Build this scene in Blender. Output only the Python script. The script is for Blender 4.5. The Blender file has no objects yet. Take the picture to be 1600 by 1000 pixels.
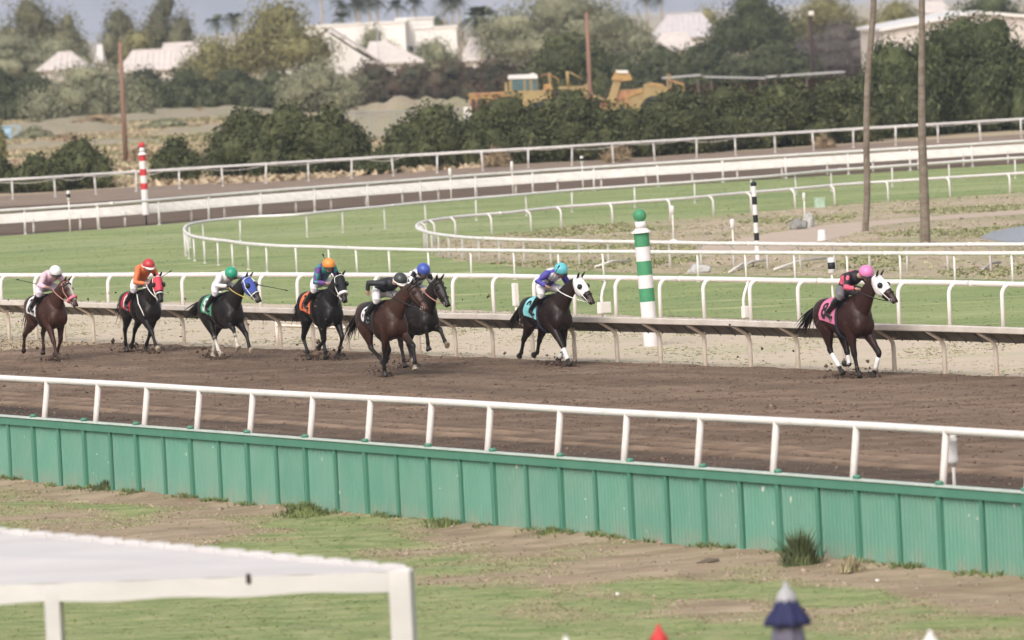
import bpy, bmesh, math, random
import numpy as np
from mathutils import Vector, Matrix, noise
from mathutils.kdtree import KDTree
PI = math.pi
R = math.radians
sc = bpy.context.scene
COL = sc.collection
rng = np.random.default_rng(7)
random.seed(7)

# ------------------------------------------------------------------ camera
FPX, CAMH, ROLL, YC = 10500.0, 7.4, R(2.85), 20.0        # focal length in pixels of a 1600 wide picture
PITCH = math.atan((500 - YC) * math.cos(ROLL) / FPX)
fw = Vector((0, math.cos(PITCH), -math.sin(PITCH)))
r0 = Vector((1, 0, 0)); u0 = Vector((0, math.sin(PITCH), math.cos(PITCH)))
cr = r0 * math.cos(ROLL) - u0 * math.sin(ROLL)
cu = u0 * math.cos(ROLL) + r0 * math.sin(ROLL)
CAM = Vector((0, 0, CAMH))
cam_data = bpy.data.cameras.new('camera'); cam = bpy.data.objects.new('camera', cam_data); COL.objects.link(cam)
m = Matrix((cr, cu, -fw)).transposed().to_4x4(); m.translation = CAM
cam.matrix_world = m
cam_data.sensor_width = 36; cam_data.lens = 36 * FPX / 1600
cam_data.clip_start = 1; cam_data.clip_end = 60000
cam_data.dof.use_dof = True; cam_data.dof.focus_distance = 140; cam_data.dof.aperture_fstop = 2.4
sc.camera = cam

def ray(px, py): return fw * FPX + cr * (px - 800) - cu * (py - 500)
def G(px, py, z=0.0):
    d = ray(px, py); t = (z - CAMH) / d.z
    return CAM + d * t
def AT(px, py, dist):                                     # point seen at px,py at that distance along y
    d = ray(px, py); return CAM + d * (dist / d.y)
def PX(p):                                               # picture column of a world point
    v = Vector(p) - CAM; return 800 + FPX * v.dot(cr) / v.dot(fw)
def on_line(a, d, px, z, lo=-40, hi=70):                  # distance along a line at which it is seen in column px
    for _ in range(50):
        m_ = (lo + hi) / 2
        if PX(a + d * m_ + Vector((0, 0, z))) < px: lo = m_
        else: hi = m_
    return lo
def YH(px): return YC - (px - 800) * math.tan(ROLL)

# ------------------------------------------------------------------ world, sun, exposure
SUN_EL, SUN_AZ = R(42), R(205)                            # high veiled sun behind the stand, a little to the left
world = bpy.data.worlds.new('World'); sc.world = world; world.use_nodes = True
nt = world.node_tree; nt.nodes.clear()
sky = nt.nodes.new('ShaderNodeTexSky'); sky.sky_type = 'NISHITA'; sky.sun_disc = False
sky.sun_elevation = SUN_EL; sky.sun_rotation = SUN_AZ; sky.air_density = 1.0; sky.dust_density = 6.0; sky.ozone_density = 0.6
bg = nt.nodes.new('ShaderNodeBackground'); bg.inputs['Strength'].default_value = 0.145
hsv = nt.nodes.new('ShaderNodeHueSaturation'); hsv.inputs['Saturation'].default_value = 0.35
wo = nt.nodes.new('ShaderNodeOutputWorld')
nt.links.new(sky.outputs[0], hsv.inputs['Color']); nt.links.new(hsv.outputs[0], bg.inputs[0]); nt.links.new(bg.outputs[0], wo.inputs[0])
sd = bpy.data.lights.new('sun', 'SUN'); sd.energy = 1.0; sd.angle = R(38); sd.color = (1.0, 0.95, 0.88)
sun = bpy.data.objects.new('sun', sd); COL.objects.link(sun)
sdir = Vector((math.sin(SUN_AZ) * math.cos(SUN_EL), math.cos(SUN_AZ) * math.cos(SUN_EL), math.sin(SUN_EL)))
sun.rotation_euler = sdir.to_track_quat('Z', 'Y').to_euler()
sc.view_settings.view_transform = 'Standard'; sc.view_settings.look = 'None'
sc.view_settings.exposure = 0.46; sc.view_settings.gamma = 1.0
sc.render.engine = 'CYCLES'
sc.cycles.use_denoising = True
sc.cycles.max_bounces = 6; sc.cycles.diffuse_bounces = 3; sc.cycles.volume_bounces = 1; sc.cycles.transparent_max_bounces = 8
sc.cycles.caustics_reflective = False; sc.cycles.caustics_refractive = False

# ------------------------------------------------------------------ materials
MATS = {}
def mat(name, col, rough=0.8, var=0.12, scale=6.0, col2=None, bump=0.0, bscale=None, metal=0.0, space='Object', stretch=(1, 1, 1), rotz=0.0, island=0.0, attr=None, fac=(0.35, 0.65), coat=0.0, spec=0.3, detail=5.0):
    """procedural Principled material: base colour mixed with col2 by noise, optional bump, optional per-leaf tone"""
    if name in MATS: return MATS[name]
    M = bpy.data.materials.new(name); M.use_nodes = True; MATS[name] = M
    n = M.node_tree.nodes; L = M.node_tree.links
    b = n['Principled BSDF']; b.inputs['Roughness'].default_value = rough; b.inputs['Metallic'].default_value = metal
    b.inputs['Specular IOR Level'].default_value = spec
    b.inputs['Coat Weight'].default_value = coat
    tc = n.new('ShaderNodeTexCoord'); mp = n.new('ShaderNodeMapping')
    mp.inputs['Scale'].default_value = stretch; mp.inputs['Rotation'].default_value = (0, 0, rotz)
    L.new(tc.outputs[space], mp.inputs[0])
    tx = n.new('ShaderNodeTexNoise'); tx.inputs['Scale'].default_value = scale; tx.inputs['Detail'].default_value = detail; tx.inputs['Roughness'].default_value = 0.65
    L.new(mp.outputs[0], tx.inputs['Vector'])
    rp = n.new('ShaderNodeMapRange'); rp.inputs[1].default_value = fac[0]; rp.inputs[2].default_value = fac[1]
    L.new(tx.outputs[0], rp.inputs[0])
    mx = n.new('ShaderNodeMix'); mx.data_type = 'RGBA'
    L.new(rp.outputs[0], mx.inputs[0])
    c1 = tuple(col); c2 = tuple(col2) if col2 else tuple(min(1, c * (1 + var)) for c in col)
    if not col2: c1 = tuple(c * (1 - var) for c in col)
    mx.inputs[6].default_value = (*c1, 1); mx.inputs[7].default_value = (*c2, 1)
    out = mx.outputs[2]
    if attr:
        a = n.new('ShaderNodeAttribute'); a.attribute_name = attr
        m2 = n.new('ShaderNodeMix'); m2.data_type = 'RGBA'; m2.blend_type = 'MULTIPLY'; m2.inputs[0].default_value = 1
        L.new(a.outputs['Color'], m2.inputs[6]); L.new(out, m2.inputs[7]); out = m2.outputs[2]
    if island:
        g = n.new('ShaderNodeNewGeometry'); h = n.new('ShaderNodeHueSaturation')
        v = n.new('ShaderNodeMapRange'); v.inputs[3].default_value = 1 - island; v.inputs[4].default_value = 1 + island
        L.new(g.outputs['Random Per Island'], v.inputs[0]); L.new(v.outputs[0], h.inputs['Value'])
        L.new(out, h.inputs['Color']); out = h.outputs[0]
    L.new(out, b.inputs['Base Color'])
    if bump:
        t2 = n.new('ShaderNodeTexNoise'); t2.inputs['Scale'].default_value = bscale or scale * 3; t2.inputs['Detail'].default_value = 4
        L.new(mp.outputs[0], t2.inputs['Vector'])
        bp = n.new('ShaderNodeBump'); bp.inputs['Strength'].default_value = 1.0; bp.inputs['Distance'].default_value = bump
        L.new(t2.outputs[0], bp.inputs['Height']); L.new(bp.outputs[0], b.inputs['Normal'])
    return M

TA = R(29.5)                                              # the straight runs at this angle to the view
T = Vector((math.sin(TA), -math.cos(TA), 0)); N = Vector((-math.cos(TA), -math.sin(TA), 0))   # along the straight / towards the stand
ROTZ = -math.atan2(T.y, T.x)

# ------------------------------------------------------------------ mesh helpers
class MB:
    def __init__(s): s.v = []; s.f = []; s.m = []; s.c = []; s.cur = 0; s.col = (1, 1, 1)
    def add(s, vs, fs):
        o = len(s.v); s.v += [tuple(p) for p in vs]; s.c += [s.col] * len(vs)
        s.f += [tuple(i + o for i in f) for f in fs]; s.m += [s.cur] * len(fs); return o
    def box(s, c, size, rot=None):
        hx, hy, hz = size[0] / 2, size[1] / 2, size[2] / 2
        ps = [Vector((x * hx, y * hy, z * hz)) for x in (-1, 1) for y in (-1, 1) for z in (-1, 1)]
        if rot is not None: ps = [rot @ p for p in ps]
        c = Vector(c)
        s.add([p + c for p in ps], [(0, 1, 3, 2), (4, 6, 7, 5), (0, 4, 5, 1), (2, 3, 7, 6), (0, 2, 6, 4), (1, 5, 7, 3)])
    def bbox(s, c, size, rot=None, b=0.02):               # box with chamfered vertical/horizontal edges
        bm = bmesh.new(); bmesh.ops.create_cube(bm, size=1)
        for v in bm.verts: v.co = Vector((v.co.x * size[0], v.co.y * size[1], v.co.z * size[2]))
        bmesh.ops.bevel(bm, geom=bm.edges[:], offset=b, segments=2, affect='EDGES', profile=0.5)
        bm.verts.index_update()
        ps = [v.co.copy() for v in bm.verts]
        if rot is not None: ps = [rot @ p for p in ps]
        c = Vector(c); s.add([p + c for p in ps], [[v.index for v in f.verts] for f in bm.faces]); bm.free()
    def tube(s, pts, rad, seg=8, ell=None, up=Vector((0, 0, 1)), cap=True):
        """loft along pts; rad per point: number or (side radius, up radius)"""
        pts = [Vector(p) for p in pts]; n = len(pts)
        if not isinstance(rad, (list, tuple)): rad = [rad] * n
        vs = []; pu = None
        for i, p in enumerate(pts):
            t = (pts[min(i + 1, n - 1)] - pts[max(i - 1, 0)]).normalized()
            u = up - t * up.dot(t) if pu is None else pu - t * pu.dot(t)
            if u.length < 1e-4: u = Vector((1, 0, 0)) - t * t.x
            u.normalize(); pu = u; sd_ = t.cross(u)
            r = rad[i]; a, b_ = (r if isinstance(r, (list, tuple)) else (r, r))
            for k in range(seg):
                th = 2 * PI * k / seg
                vs.append(p + sd_ * (a * math.cos(th)) + u * (b_ * math.sin(th)))
        fs = []
        for i in range(n - 1):
            for k in range(seg):
                k2 = (k + 1) % seg
                fs.append((i * seg + k, i * seg + k2, (i + 1) * seg + k2, (i + 1) * seg + k))
        if cap: fs.append(tuple(range(seg))[::-1]); fs.append(tuple((n - 1) * seg + k for k in range(seg)))
        s.add(vs, fs)
    def ball(s, c, r, seg=12, rings=8, rot=None):
        rx, ry, rz = r if isinstance(r, (list, tuple)) else (r, r, r)
        c = Vector(c); vs = [Vector((0, 0, -rz))]
        for i in range(1, rings):
            ph = -PI / 2 + PI * i / rings
            for k in range(seg):
                th = 2 * PI * k / seg; vs.append(Vector((rx * math.cos(ph) * math.cos(th), ry * math.cos(ph) * math.sin(th), rz * math.sin(ph))))
        vs.append(Vector((0, 0, rz)))
        fs = [(0, 1 + (k + 1) % seg, 1 + k) for k in range(seg)]
        for i in range(rings - 2):
            for k in range(seg):
                k2 = (k + 1) % seg; a = 1 + i * seg
                fs.append((a + k, a + k2, a + seg + k2, a + seg + k))
        a = 1 + (rings - 2) * seg; fs += [(a + k, a + (k + 1) % seg, len(vs) - 1) for k in range(seg)]
        if rot is not None: vs = [rot @ p for p in vs]
        s.add([p + c for p in vs], fs)
    def lathe(s, prof, seg=16, base=Vector((0, 0, 0)), axis=None):
        vs = []; n = len(prof)
        for (r, z) in prof:
            for k in range(seg):
                th = 2 * PI * k / seg; p = Vector((r * math.cos(th), r * math.sin(th), z)); vs.append(p)
        if axis is not None:
            q = Vector((0, 0, 1)).rotation_difference(axis); vs = [q @ p for p in vs]
        fs = [(i * seg + k, i * seg + (k + 1) % seg, (i + 1) * seg + (k + 1) % seg, (i + 1) * seg + k) for i in range(n - 1) for k in range(seg)]
        fs.append(tuple(range(seg))[::-1]); fs.append(tuple((n - 1) * seg + k for k in range(seg)))
        s.add([p + base for p in vs], fs)
    def prism(s, poly, ext):                              # polygon (3D points) pushed along ext
        n = len(poly); ext = Vector(ext); a = [Vector(p) for p in poly]
        s.add(a + [p + ext for p in a], [tuple(range(n))[::-1], tuple(range(n, 2 * n))] + [(k, (k + 1) % n, n + (k + 1) % n, n + k) for k in range(n)])
    def mesh(s, name, mats=(), smooth=False, cattr=None):
        me = bpy.data.meshes.new(name); me.from_pydata(s.v, [], s.f); me.update()
        for q in (mats if isinstance(mats, (list, tuple)) else [mats]): me.materials.append(q)
        if len(me.materials) > 1: me.polygons.foreach_set('material_index', s.m)
        if smooth: me.polygons.foreach_set('use_smooth', [True] * len(me.polygons))
        if cattr:
            a = me.color_attributes.new(cattr, 'FLOAT_COLOR', 'POINT')
            a.data.foreach_set('color', np.c_[np.array(s.c), np.ones(len(s.c))].ravel())
        return me
    def build(s, name, mats=(), parent=None, smooth=False, cattr=None):
        return link(name, s.mesh(name, mats, smooth, cattr), parent)
def link(name, me, parent=None):
    o = bpy.data.objects.new(name, me); COL.objects.link(o)
    if parent is not None: o.parent = parent
    return o
def tag(o, label=None, cat=None, group=None, kind=None):
    for k, v in (('label', label), ('category', cat), ('group', group), ('kind', kind)):
        if v: o[k] = v
    return o
def thing(name, label, cat, loc=(0, 0, 0), rz=0.0, group=None):
    o = bpy.data.objects.new(name, None); COL.objects.link(o); o.location = loc; o.rotation_euler = (0, 0, rz); o.empty_display_size = 0.3
    return tag(o, label, cat, group)
def child_copy(o, parent, loc=None, rot=None):
    c = o.copy(); COL.objects.link(c); c.parent = parent
    if loc is not None: c.location = loc
    if rot is not None: c.rotation_euler = rot
    return c
def npmesh(name, V, F, mats, smooth=False):              # fast mesh from numpy, F all same size
    me = bpy.data.meshes.new(name); nv, nf, k = len(V), len(F), F.shape[1]
    me.vertices.add(nv); me.vertices.foreach_set('co', np.asarray(V, dtype=np.float32).ravel())
    me.loops.add(nf * k); me.loops.foreach_set('vertex_index', np.asarray(F, dtype=np.int32).ravel())
    me.polygons.add(nf); me.polygons.foreach_set('loop_start', np.arange(0, nf * k, k, dtype=np.int32))
    try: me.polygons.foreach_set('loop_total', np.full(nf, k, dtype=np.int32))
    except Exception: pass
    me.update(calc_edges=True); me.validate()
    for q in (mats if isinstance(mats, (list, tuple)) else [mats]): me.materials.append(q)
    if smooth: me.polygons.foreach_set('use_smooth', [True] * nf)
    return me
def resample(pts, step, closed=False):
    pts = [Vector(p) for p in pts]; out = [pts[0].copy()]; acc = 0.0
    for a, b in zip(pts, pts[1:]):
        L = (b - a).length; d = step - acc
        while d <= L: out.append(a.lerp(b, d / L)); d += step
        acc = L - (d - step)
    return out
def smooth_line(pts, n=6):                                # Catmull-Rom through the points
    pts = [Vector(p) for p in pts]; P = [pts[0] * 2 - pts[1]] + pts + [pts[-1] * 2 - pts[-2]]; out = []
    for i in range(1, len(P) - 2):
        a, b, c, d = P[i - 1:i + 3]
        for k in range(n):
            t = k / n
            out.append(0.5 * ((2 * b) + (c - a) * t + (2 * a - 5 * b + 4 * c - d) * t * t + (3 * b - a - 3 * c + d) * t ** 3))
    out.append(pts[-1]); return out
def extend(pts, a, b):
    pts = [Vector(p) for p in pts]
    return [pts[0] + (pts[0] - pts[1]).normalized() * a] + pts + [pts[-1] + (pts[-1] - pts[-2]).normalized() * b]

# ------------------------------------------------------------------ ground, track, turf
WALL_A, WALL_B = G(0, 650, 0.33), G(1600, 770, 0.33)
WALL_A.z = WALL_B.z = 0
WD = (WALL_B - WALL_A).normalized(); WN = Vector((WD.y, -WD.x, 0))
if WN.y > 0: WN = -WN                                     # towards the stand
BASE = -0.9
def wallpt(u, off=0.0, z=0.0): return WALL_A + WD * u + WN * off + Vector((0, 0, z))

M_field = mat('dry_field', (0.36, 0.27, 0.18), 0.95, scale=0.12, col2=(0.45, 0.38, 0.25), bump=0.06, bscale=1.2, detail=8)
M_apron_dirt = None
def apron_material():
    M = mat('apron_soil', (0.225, 0.160, 0.105), 0.95, scale=1.6, col2=(0.385, 0.295, 0.205), bump=0.03, bscale=9, detail=9, stretch=(0.45, 1, 1), rotz=ROTZ)
    n = M.node_tree.nodes; L = M.node_tree.links; b = n['Principled BSDF']; src = b.inputs['Base Color'].links[0].from_socket
    a = n.new('ShaderNodeAttribute'); a.attribute_name = 'turf_cover'
    tx = n.new('ShaderNodeTexNoise'); tx.inputs['Scale'].default_value = 2.2; tx.inputs['Detail'].default_value = 10; tx.inputs['Roughness'].default_value = 0.75
    tc = [q for q in n if q.type == 'MAPPING'][0]; L.new(tc.outputs[0], tx.inputs['Vector'])
    mx0 = n.new('ShaderNodeMix'); mx0.data_type = 'RGBA'; mx0.inputs[6].default_value = (0.115, 0.180, 0.050, 1); mx0.inputs[7].default_value = (0.33, 0.335, 0.155, 1)
    m0 = n.new('ShaderNodeMapRange'); m0.inputs[1].default_value = 0.36; m0.inputs[2].default_value = 0.64; L.new(tx.outputs[0], m0.inputs[0]); L.new(m0.outputs[0], mx0.inputs[0])
    t3 = n.new('ShaderNodeTexNoise'); t3.inputs['Scale'].default_value = 6.0; t3.inputs['Detail'].default_value = 8; L.new(tc.outputs[0], t3.inputs['Vector'])
    ma = n.new('ShaderNodeMath'); ma.operation = 'MULTIPLY_ADD'; ma.inputs[1].default_value = 1.6; L.new(t3.outputs[0], ma.inputs[0]); mb = n.new('ShaderNodeMath'); mb.operation = 'ADD'; mb.inputs[1].default_value = -0.8; L.new(a.outputs['Fac'], mb.inputs[0]); L.new(mb.outputs[0], ma.inputs[2]); ma.use_clamp = True
    mx = n.new('ShaderNodeMix'); mx.data_type = 'RGBA'; L.new(ma.outputs[0], mx.inputs[0]); L.new(src, mx.inputs[6]); L.new(mx0.outputs[2], mx.inputs[7])
    L.new(mx.outputs[2], b.inputs['Base Color']); return M

def cover(p):                                             # how grassy the apron is at p (0 soil .. 1 grass)
    d = (p - WALL_A).dot(WN); u = (p - WALL_A).dot(WD)
    a = noise.noise(Vector((u * 0.22, d * 0.30, 3.1))) + 0.55 * noise.noise(Vector((u * 0.7, d * 0.9, 7.7)))
    g = 0.16 * (d - 3.0) + a * 1.05 - 0.15
    for u_, d_, su, sd_, k in ((15.5, 1.3, 2.6, 1.2, 1.1), (19.5, 2.4, 3.0, .9, .7), (31.5, 3.6, 3.2, .9, .9), (35.5, 3.0, 2.2, .8, .9), (40.5, 3.6, 2.5, 1.0, .7), (6.0, 1.8, 3.0, .9, .5)): g += k * math.exp(-((u - u_) / su) ** 2 - ((d - d_) / sd_) ** 2)
    g -= 0.5 * math.exp(-((u - 40) / 9.0) ** 2 - ((d - 1.4) / 1.8) ** 2)
    return max(0.0, min(1.0, 0.5 + g * 1.5))
def apron_z(p):
    d = (p - WALL_A).dot(WN)
    z = BASE + 0.06 * noise.noise(p * 0.45) + 0.03 * noise.noise(p * 1.7 + Vector((5, 0, 0)))
    z += 0.05 * math.exp(-(d / 0.5) ** 2) * (1 + noise.noise(p * 1.1)) 
    return z

def sheet(name, poly, z, material, jitter=0.0, step=0.6):  # flat sheet, irregular rim
    pts = []
    ring = poly + [poly[0]]
    for a, b in zip(ring, ring[1:]):
        n = max(1, int((b - a).length / step)) if jitter else 1
        n = min(n, 400)
        for k in range(n):
            p = a.lerp(b, k / n)
            if jitter: p = p + Vector((noise.noise(p * 0.9), noise.noise(p * 0.9 + Vector((9, 9, 9))), 0)) * jitter + Vector((noise.noise(p * 3.1), noise.noise(p * 3.1 + Vector((4, 9, 9))), 0)) * jitter * 0.6
            pts.append(Vector((p.x, p.y, z)))
    bm = bmesh.new(); vs = [bm.verts.new(p) for p in pts]; f = bm.faces.new(vs)
    if f.normal.z < 0: f.normal_flip()
    bmesh.ops.triangulate(bm, faces=bm.faces[:], ngon_method='EAR_CLIP'); bm.normal_update()
    bmesh.ops.reverse_faces(bm, faces=[q for q in bm.faces if q.normal.z < 0])
    me = bpy.data.meshes.new(name); bm.to_mesh(me); bm.free(); me.materials.append(material)
    return tag(link(name, me), kind='structure')

def strip(name, A, B, z, material, n=260, m=6, jit=0.0):   # sheet between two ground lines
    def samp(l):
        L = [0.0]
        for a, b in zip(l, l[1:]): L.append(L[-1] + (b - a).length)
        out = []
        for k in range(n + 1):
            t = L[-1] * k / n; i = max(j for j in range(len(l) - 1) if L[j] <= t + 1e-9); f = (t - L[i]) / max(1e-9, L[i + 1] - L[i]); out.append(l[i].lerp(l[i + 1], min(1, f)))
        return out
    a, b = samp(A), samp(B); V = []
    for k in range(n + 1):
        p = a[k] + Vector((noise.noise(a[k] * .9), noise.noise(a[k] * 1.1 + Vector((7, 0, 0))), 0)) * jit
        for i in range(m + 1): q = p.lerp(b[k], i / m); V.append((q.x, q.y, z))
    F = []
    for k in range(n):
        for i in range(m):
            q = k * (m + 1) + i; F.append((q, q + 1, q + m + 2, q + m + 1))
    V = np.array(V); F = np.array(F); e = np.cross(V[F[:, 1]] - V[F[:, 0]], V[F[:, 2]] - V[F[:, 0]])[:, 2]; F[e < 0] = F[e < 0][:, ::-1]
    return tag(link(name, npmesh(name, V, F, material)), kind='structure')

# base ground: one sheet from behind the stand to the horizon, stepping down along the wall
gb = MB()
rows = [(-9000, 0), (-3000, 0), (-0.30, 0), (-0.12, BASE - 0.05), (40, BASE - 0.05), (110, BASE - 0.1), (400, BASE - 0.1)]
cols = [-9000, -2500, -600, -120, 0, 60, 160, 600, 2500, 9000]
for d, z in rows:
    for u in cols: gb.v.append(tuple(wallpt(u, d, z))); gb.c.append((1, 1, 1))
for i in range(len(rows) - 1):
    for k in range(len(cols) - 1):
        a = i * len(cols) + k; gb.f.append((a, a + len(cols), a + 1 + len(cols), a + 1)); gb.m.append(0)
g = gb.build('ground', M_field); tag(g, kind='structure')
# apron: the banked grass in front of the wall, a fine uneven sheet
us = np.linspace(-16, 66, 420); ds = np.concatenate([np.linspace(-0.1, 10, 90), np.linspace(10.3, 60, 60)])
V = []; CV = []
for d in ds:
    for u in us:
        p = wallpt(u, d); V.append((p.x, p.y, apron_z(p))); CV.append(cover(p))
nu = len(us); F = [(i * nu + k, i * nu + k + 1, (i + 1) * nu + k + 1, (i + 1) * nu + k) for i in range(len(ds) - 1) for k in range(nu - 1)]
me = npmesh('apron_ground', np.array(V), np.array(F), apron_material(), True)
at = me.attributes.new('turf_cover', 'FLOAT', 'POINT'); at.data.foreach_set('value', np.array(CV, dtype=np.float32))
tag(link('apron_ground', me), kind='structure')

INNER = extend([G(0, 530), G(400, 546), G(800, 562.5), G(1200, 577), G(1600, 592)], 60, 60)
TURF_NEAR = extend([G(20, 468), G(400, 474), G(800, 487), G(1200, 500), G(1600, 513)], 22, 40)
TURF_FAR = smooth_line([G(-700, 420), G(-300, 391), G(0, 369.5), G(110, 362), G(215, 354.5), G(400, 338.5), G(800, 307), G(1200, 281), G(1600, 256), G(2300, 212)], 6)
M_track = mat('harrowed_dirt', (0.112, 0.072, 0.046), 0.95, scale=0.9, col2=(0.205, 0.142, 0.098), bump=0.05, bscale=9, stretch=(0.10, 1, 1), rotz=ROTZ, detail=9)
M_track2 = mat('back_track_dirt', (0.105, 0.070, 0.046), 0.95, scale=0.5, col2=(0.15, 0.102, 0.070), bump=0.03, bscale=6)
M_strip = mat('sandy_verge', (0.52, 0.425, 0.33), 0.95, scale=0.55, col2=(0.40, 0.37, 0.235), bump=0.03, bscale=8, stretch=(0.3, 1, 1), rotz=ROTZ, fac=(0.46, 0.70), detail=9)
M_bank = mat('dry_bank', (0.20, 0.145, 0.11), 0.95, scale=0.6, col2=(0.29, 0.215, 0.16), bump=0.08, bscale=3, detail=8)
def turf_mat():
    M = mat('mown_turf', (0.180, 0.235, 0.082), 0.9, scale=0.35, col2=(0.275, 0.320, 0.132), bump=0.05, bscale=14, stretch=(0.35, 1, 1), rotz=ROTZ, fac=(0.3, 0.72), detail=10)
    n = M.node_tree.nodes; L = M.node_tree.links; b = n['Principled BSDF']; src = b.inputs['Base Color'].links[0].from_socket
    mp = [q for q in n if q.type == 'MAPPING'][0]
    for s_, col, lo, hi in ((0.10, (0.33, 0.35, 0.18), 0.48, 0.68), (0.28, (0.150, 0.220, 0.080), 0.52, 0.70), (0.9, (0.44, 0.42, 0.22), 0.55, 0.72), (2.5, (0.26, 0.28, 0.11), 0.5, 0.75)):
        tx = n.new('ShaderNodeTexNoise'); tx.inputs['Scale'].default_value = s_; tx.inputs['Detail'].default_value = 6; L.new(mp.outputs[0], tx.inputs['Vector'])
        mr = n.new('ShaderNodeMapRange'); mr.inputs[1].default_value = lo; mr.inputs[2].default_value = hi; mr.inputs[4].default_value = 0.75; L.new(tx.outputs[0], mr.inputs[0])
        mx = n.new('ShaderNodeMix'); mx.data_type = 'RGBA'; L.new(mr.outputs[0], mx.inputs[0]); L.new(src, mx.inputs[6]); mx.inputs[7].default_value = (*col, 1); src = mx.outputs[2]
    L.new(src, b.inputs['Base Color']); return M
M_turf = turf_mat()
strip('verge', INNER, extend(TURF_NEAR[1:-1], 60, 60), 0.006, M_strip)
strip('turf', TURF_NEAR, TURF_FAR, 0.010, M_turf, jit=.25)
# dirt track: fine strip mesh so that the harrow furrows and hoof marks are real relief
def track_sheet():
    nu, nd = 620, 190
    V = np.zeros((nd + 1, nu + 1, 3)); u = np.linspace(-30, 62, nu + 1)
    for k, uu in enumerate(u):
        b = wallpt(uu, -0.28)
        # crossing of the perpendicular with the inner edge
        best = None
        for a, c in zip(INNER, INNER[1:]):
            d = c - a; den = d.x * WN.y - d.y * WN.x
            if abs(den) < 1e-9: continue
            t = ((b.x - a.x) * WN.y - (b.y - a.y) * WN.x) / den
            if -0.001 <= t <= 1.001: best = a + d * t
        e = best if best is not None else b - WN * 19
        e = e + WN * (0.10 * noise.noise(e * 1.3) + 0.06 * noise.noise(e * 4))
        for i in range(nd + 1):
            f = (i / nd) ** 1.35; p = b.lerp(e, f); V[i, k] = (p.x, p.y, 0)
    # relief
    for i in range(nd + 1):
        for k in range(nu + 1):
            p = Vector(V[i, k]); s = (p - WALL_A).dot(WN); w = (p - WALL_A).dot(WD)
            z = 0.012 + 0.022 * noise.noise(Vector((w * 0.5, s * 3.2, 0))) + 0.020 * noise.noise(Vector((w * 1.9, s * 4.5, 3)))
            for fs_, fh in ((-3.95, .05), (-4.75, .04), (-5.35, .03)):
                z += fh * math.exp(-((s - fs_ - .08 * noise.noise(Vector((w * .15, fs_, 0)))) / .10) ** 2)
            if s > -4.5: z += 0.008 * math.sin(s * 2 * PI / 0.9 + noise.noise(Vector((w * 0.05, 0, 0)))) * min(1, (s + 4.5) / 1.5)
            if -13.5 < s < -6: z += 0.03 * noise.noise(Vector((w * 2.6, s * 3.0, 11)))
            V[i, k, 2] = max(0.006, z + 0.02)
    DR = np.zeros((nd + 1, nu + 1), np.float32)           # crests dried pale, a moist strip along the wall
    for i in range(nd + 1):
        for k in range(nu + 1):
            p = Vector(V[i, k]); s = (p - WALL_A).dot(WN); w = (p - WALL_A).dot(WD); d_ = 0.0
            for fs_, wd_, am in ((-3.95, .11, 1.0), (-4.75, .09, .8), (-5.35, .10, .6), (-7.2, .14, .45), (-9.3, .16, .3)):
                d_ += am * math.exp(-((s - fs_ - .08 * noise.noise(Vector((w * .15, fs_, 0)))) / wd_) ** 2) * (.7 + .5 * noise.noise(Vector((w * .6, fs_, 5))))
            if s > -3.8: d_ -= .6 * min(1, (s + 3.8) / .2)
            d_ += .5 * noise.noise(Vector((w * .05, s * .7, 2))) + .35 * noise.noise(Vector((w * .16, s * 2.4, 6)))
            DR[i, k] = d_
    V = V.reshape(-1, 3); n1 = nu + 1
    I = (np.arange(nd)[:, None] * n1 + np.arange(nu)[None]).ravel(); F = np.c_[I, I + 1, I + 1 + n1, I + n1]
    me = npmesh('track', V, F, M_track, True); a_ = me.attributes.new('dryness', 'FLOAT', 'POINT'); a_.data.foreach_set('value', DR.ravel())
    n = M_track.node_tree.nodes; L = M_track.node_tree.links; b = n['Principled BSDF']; src = b.inputs['Base Color'].links[0].from_socket
    at_ = n.new('ShaderNodeAttribute'); at_.attribute_name = 'dryness'; mr = n.new('ShaderNodeMapRange'); mr.inputs[1].default_value = -1; mr.inputs[2].default_value = 1; mr.inputs[3].default_value = .25; mr.inputs[4].default_value = 1.75; L.new(at_.outputs['Fac'], mr.inputs[0])
    hs_ = n.new('ShaderNodeHueSaturation'); L.new(mr.outputs[0], hs_.inputs['Value']); L.new(src, hs_.inputs['Color']); L.new(hs_.outputs[0], b.inputs['Base Color'])
    tag(link('track', me), kind='structure')
track_sheet()
# back stretch: dirt beyond the turf, then a dry bank
BF = [G(-400, 336), G(50, 311), G(193, 301), G(413, 288.5), G(640, 274), G(861, 262), G(1087, 248), G(1321, 233), G(1556, 219), G(2100, 186)]
BT = [G(-400, 352), G(0, 323), G(110, 318), G(400, 299), G(800, 272), G(1200, 250), G(1600, 228), G(2100, 200)]
strip('back_track', TURF_FAR, BT, 0.006, M_track2)
strip('bank', BT, [Vector((p.x, p.y + 9, 0)) for p in BF], 0.014, M_bank, jit=.4)
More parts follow.
